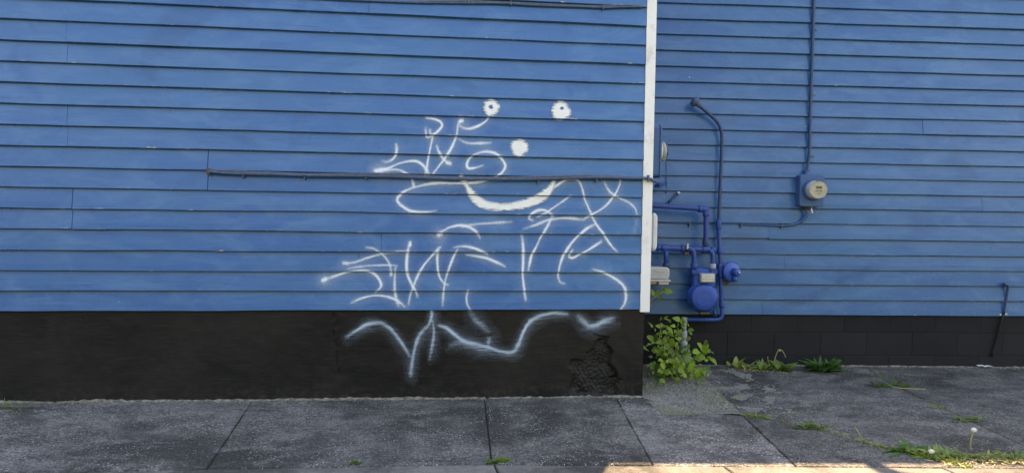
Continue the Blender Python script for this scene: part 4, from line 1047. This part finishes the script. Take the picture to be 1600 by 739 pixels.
clump('weed', G(1222, 578), 22, .13, .06, .9, 1.0, M['weed'], 'broad leaved green weed at the wing wall left of the low dark clump', 'weed', 4, base_r=.05)
clump('weed', G(1287, 579), 90, .17, .030, 1.0, .75, M['dock'], 'low dark green clump of long leaves at the wing wall', 'weed', 5, (1.3, .6), .5, base_r=.07)
dw = empty('dead_weed', G(1205, 577), 0, 'dry pale weed stalk standing above the green weeds', 'weed', 'weeds in the pavement')
b0_ = G(1205, 577)
MB().tube([b0_, b0_+Vector((.03, 0, .09)), b0_+Vector((.055, 0, .16)), b0_+Vector((.09, -.01, .17)), b0_+Vector((.12, -.02, .11))], .0035, 6, smooth=3).build('stalk', M['straw'], dw)
MB().tube([b0_+Vector((.02, .02, 0)), b0_+Vector((-.02, .02, .07)), b0_+Vector((-.03, .01, .11))], .003, 6, smooth=3).build('stalk', M['straw'], dw)
MB().lathe(b0_+Vector((.07, 0, .168)), UZ, [(-.012, .003), (-.004, .013), (.006, .012), (.012, .003)], 8).build('dry_head', M['straw'], dw)
def blades(name, spots_, hgt, wd, mat, label, cat, seed, kind=None, group='grass in the pavement joints', lay=.6):
    r_ = random.Random(seed); V, F = [], []
    for (x, y, s) in spots_:
        a = r_.uniform(0, 2*math.pi); h = hgt*s*r_.uniform(.5, 1.2); ln = r_.uniform(.2, 1.0)*lay*h
        w_ = wd*r_.uniform(.6, 1.3); side = Vector((math.cos(a+1.57), math.sin(a+1.57), 0))*w_*.5; dr = Vector((math.cos(a), math.sin(a), 0))
        k = len(V)
        for j, (t, wf) in enumerate(((0, .8), (.45, 1), (.8, .6), (1, 0))):
            p = Vector((x, y, gz(x)-.012))+dr*ln*t*t+UZ*(h*(t-.25*lay*t*t))
            V += [p-side*wf, p+side*wf]
        F += [(k, k+1, k+3, k+2), (k+2, k+3, k+5, k+4), (k+4, k+5, k+7, k+6)]
    me = pymesh(name, V, F); cx = sum(s_[0] for s_ in spots_)/len(spots_); cy = sum(s_[1] for s_ in spots_)/len(spots_)
    return tag(link(name, me, mat, None, (cx, cy, gz(cx))), label, cat, group, kind)
def along(poly, n, jit, seed, dens=None):
    r_ = random.Random(seed); P = [Vector(p) for p in poly]; Ls = [(b-a).length for a, b in zip(P, P[1:])]; T = sum(Ls); out = []
    while len(out) < n:
        s = r_.uniform(0, T); f = s/T
        if dens and r_.random() > dens(f): continue
        for a, b, l in zip(P, P[1:], Ls):
            if s <= l: p = a.lerp(b, s/l); break
            s -= l
        out.append((p.x+r_.gauss(0, jit), p.y+r_.gauss(0, jit), r_.uniform(.6, 1.2)*(1 if not dens else .5+.6*dens(f))))
    return out
J7L = [J5M]+J7+[J7E]
blades('joint_grass', along(J7L, 1900, .011, 21, lambda f: .25+.35*(math.sin(f*23) > .2)+.4*(f > .7)), .038, .005, M['grass'], 'short grass growing along the joint from the shrub towards the dandelions', 'grass', 22, 'stuff')
blades('joint_grass', along([J8T]+J8+[J8E], 1000, .007, 23, lambda f: .15+.8*(.08 < f < .2)+.6*(.45 < f < .56)), .022, .004, M['grass'], 'short grass growing along the joint at the right side of the pavement', 'grass', 24, 'stuff')
blades('joint_grass', along([J5T, J5M, J5B], 500, .007, 25, lambda f: .9 if f < .5 else .12), .016, .004, M['grass'], 'mossy grass along the joint beside the gravel pocket', 'grass', 26, 'stuff')
clump('grass_tuft', G(1268, 668), 46, .085, .010, 1.0, .75, M['weed'], 'bushy grass tuft halfway along the diagonal joint', 'grass', 31, (1.5, .6), base_r=.06, group='grass tufts in the joints')
clump('grass_tuft', G(1182, 650), 26, .04, .008, 1.0, .6, M['weed'], 'tiny grass tuft where the diagonal joint begins near the shrub', 'grass', 32, (1.5, .6), base_r=.05, group='grass tufts in the joints')
clump('grass_tuft', G(1390, 603), 60, .10, .012, 1.0, .55, M['grass'], 'grass tuft in the joint close to the black wing base', 'grass', 33, (1.6, .6), base_r=.08, group='grass tufts in the joints')
clump('grass_tuft', G(1512, 656), 60, .055, .010, 1.0, .6, M['grass'], 'flat grass tuft in the right joint just above the tall dandelion', 'grass', 34, (1.7, .7), base_r=.06, group='grass tufts in the joints')
clump('grass_tuft', G(1461, 637), 14, .035, .012, 1.0, .6, M['olive'], 'tiny yellowish tuft halfway down the right joint', 'grass', 35, (1.5, .7), base_r=.03, group='grass tufts in the joints')
clump('grass_tuft', G(779, 721), 34, .06, .016, 1.0, .45, M['weed'], 'small weed tuft at the front end of the middle joint', 'grass', 36, (1.0, .6), base_r=.035, group='grass tufts in the joints')
clump('grass_tuft', G(555, 722), 16, .03, .012, 1.0, .6, M['weed'], 'tiny green tuft in the long front joint, left of the middle', 'grass', 37, base_r=.02, group='grass tufts in the joints')
clump('grass_tuft', G(14, 638), 30, .10, .006, 1.1, .45, M['grass'], 'thin grass tuft at the foot of the black wall, far left', 'grass', 38, (1.6, .4), base_r=.05, group='grass tufts in the joints')
# the band of weeds at the front right
fr = [g2(1352, 691), g2(1400, 702), g2(1450, 712), g2(1520, 716), g2(1600, 718), g2(1640, 718)]
blades('front_grass', along(fr, 1500, .028, 41, lambda f: .35+.6*(.25 < f < .9)), .045, .006, M['grass'], 'grass growing in the front right joint around the dandelions', 'grass', 42, 'stuff', lay=1.1)
for i, (px, py, n, L, W_, mt, lb) in enumerate(((1422, 704, 40, .10, .024, 'dock', 'leafy weed at the left end of the front right grass'), (1453, 712, 44, .09, .020, 'weed', 'leafy weed behind the low dandelion head'), (1490, 714, 40, .08, .018, 'weed', 'leafy weed between the two dandelion heads'), (1555, 715, 34, .07, .015, 'olive', 'leafy weed right of the tall dandelion'), (1575, 713, 16, .06, .024, 'weed', 'leafy weed at the right end of the front grass'))):
    clump('weed', G(px, py), n, L, W_, 1.0, .45, M[mt], lb, 'weed', 50+i, (1.3, .6), .4, 'weeds among the front right grass', .07)
# dry clippings lying flat
def litter(name, poly, n, L, wd, mat, label, cat, seed, jit=.04):
    r_ = random.Random(seed); V, F = [], []
    for (x, y, s) in along(poly, n, jit, seed+1):
        a = r_.uniform(0, math.pi); l = L*r_.uniform(.4, 1.2); d = Vector((math.cos(a), math.sin(a), r_.uniform(-.12, .12))); sd_ = Vector((-d.y, d.x, r_.uniform(-.6, .6))).normalized()*wd*r_.uniform(.5, 1.2)*.5
        p = Vector((x, y, gz(x)+r_.uniform(.004, .014))); k = len(V); V += [p-d*l/2, p-sd_, p+d*l/2+UZ*.003, p+sd_]; F.append((k, k+1, k+2, k+3))
    cx, cy = V[0].x, V[0].y
    return tag(link(name, pymesh(name, V, F), mat, None, (cx, cy, gz(cx))), label, cat, kind='stuff')
litter('dry_clippings', [g2(1465, 720), g2(1530, 719), g2(1600, 720), g2(1640, 720)], 420, .045, .008, M['straw'], 'pale dry clippings scattered in the sun at the front right', 'clippings', 61, .035)
litter('dry_clippings', [g2(1150, 577), g2(1185, 580), g2(1230, 583)], 110, .05, .006, M['straw'], 'dry grass bits under the weeds at the wing wall', 'clippings', 63, .05)
litter('dry_clippings', [g2(1290, 672), g2(1340, 690), g2(1385, 700)], 70, .05, .005, M['straw'], 'dry stalks lying in the middle of the diagonal joint', 'clippings', 65, .024)
ds = empty('dry_stalk', G(1352, 692), 0, 'single pale dry stalk leaning up from the diagonal joint', 'stalk')
q = G(1352, 692); MB().tube([q, q+Vector((-.03, .01, .05)), q+Vector((-.06, .015, .095))], .0028, 6).build('stalk', M['straw'], ds)
ls = empty('grass_stalk', G(1400, 607), 0, 'long green stalk lying across the pavement beside the joint tuft', 'stalk')
MB().tube([G(1385, 603)+UZ*.02, G(1400, 607.5)+UZ*.012, G(1425, 608.5)+UZ*.008, G(1446, 609)+UZ*.006], .003, 6, smooth=3).build('stalk', M['gstem'], ls)
# dandelions
def dandelion(px, py, h, lean, r, label):
    b_ = G(px, py); o = empty('dandelion', b_, 0, label, 'dandelion', 'dandelions gone to seed')
    t_ = b_+Vector((lean, 0, h))
    MB().tube([b_-UZ*.01, b_+Vector((-.004, 0, h*.45)), t_-UZ*.004], .0034, 8, smooth=4).build('stem', M['gstem'], o)
    rr_ = random.Random(px); V, F = [], []
    for k in range(260):                                   # a ball of fine tufted seeds
        z = 1-2*(k+.5)/260; a = k*2.39996; q_ = math.sqrt(1-z*z); d = Vector((q_*math.cos(a), q_*math.sin(a), z*.8))
        p = t_+UZ*.004+d*r*rr_.uniform(.8, 1.05); s1 = d.cross(Vector((.3, .5, .8))).normalized()*.0032; s2 = d.cross(s1).normalized()*.0032
        c = len(V); V += [p-s1, p-s2, p+s1, p+s2, t_+UZ*.004+d*r*.2]; F += [(c, c+1, c+2, c+3), (c, c+2, c+4)]
    link('seed_head', pymesh('seed_head', V, F), M['seed'], o)
dandelion(1517, 702, .115, .014, .016, 'tall dandelion seed head on a bent stem')
dandelion(1455, 714, .030, .0, .016, 'low dandelion seed head sitting in the grass')
# crumpled litter at the wing base, scattered stones
lt = MB(); c = G(1539, 574.5); r_ = random.Random(5)
vs = [[lt.b.verts.new(c+Vector((-.075+.03*i, -.02+.02*j, .012+.014*r_.random()))) for j in range(3)] for i in range(6)]
for i in range(5):
    for j in range(2): lt.b.faces.new((vs[i][j], vs[i+1][j], vs[i+1][j+1], vs[i][j+1]))
tag(lt.build('litter', M['paper'], None, c), 'crumpled pale wrapper at the foot of the black block wall', 'litter')
def stones(name, pts, label, seed, kind='stuff'):
    r_ = random.Random(seed); V, F = [], []
    for (x, y, s) in pts:
        k = len(V); h = s*r_.uniform(.45, .8); a0_ = r_.uniform(0, 6)
        for j in range(5): V.append(Vector((x+s*math.cos(a0_+j*1.257)*r_.uniform(.7, 1.2), y+s*math.sin(a0_+j*1.257)*r_.uniform(.7, 1.2), gz(x)-.006)))
        for j in range(5): p = V[k+j]; V.append(Vector((x+(p.x-x)*.6, y+(p.y-y)*.6, gz(x)+h)))
        F += [(k+j, k+(j+1) % 5, k+5+(j+1) % 5, k+5+j) for j in range(5)]+[tuple(k+5+j for j in range(5))]
    return tag(link(name, pymesh(name, V, F), M['pebble']), label, 'stones', kind=kind)
r_ = random.Random(77); ps = []
gpoly = [(1.66, -.02), g2(1072, 641), J5M, J5T, (2.48, 1.0), (1.66, 1.0)]
while len(ps) < 1300:
    x, y = r_.uniform(1.62, 2.7), r_.uniform(-.45, .95)
    if inside(np.array([x]), np.array([y]), gpoly)[0]: ps.append((x, y, r_.choice((.004, .005, .006, .008, .011))*r_.uniform(.8, 1.3)))
stones('pebbles', ps, 'small grey pebbles over the mossy corner ground', 78)
ps = []
for _ in range(120):
    px, py = r_.uniform(0, 1600), r_.uniform(600, 722); p = gp(px, py)
    if p.y > (-.03 if p.x < 1.62 else wing_y(p.x)-.03): continue
    ps.append((p.x, p.y, r_.choice((.003, .004, .004, .006))))
stones('grit', ps, 'scattered pale grit on the dark pavement', 80)

ps = []
for _ in range(520):
    if r_.random() < .62: x = r_.uniform(-3.2, 1.6); y = -.014-abs(r_.gauss(0, .022))
    else: x = r_.uniform(2.5, 5.6); y = wing_y(x)-.02-abs(r_.gauss(0, .025))
    ps.append((x, y, r_.choice((.003, .004, .005, .008))*r_.uniform(.7, 1.3)))
stones('wall_base_crumbs', ps, 'crumbs of mortar and dirt along the foot of both walls', 84)
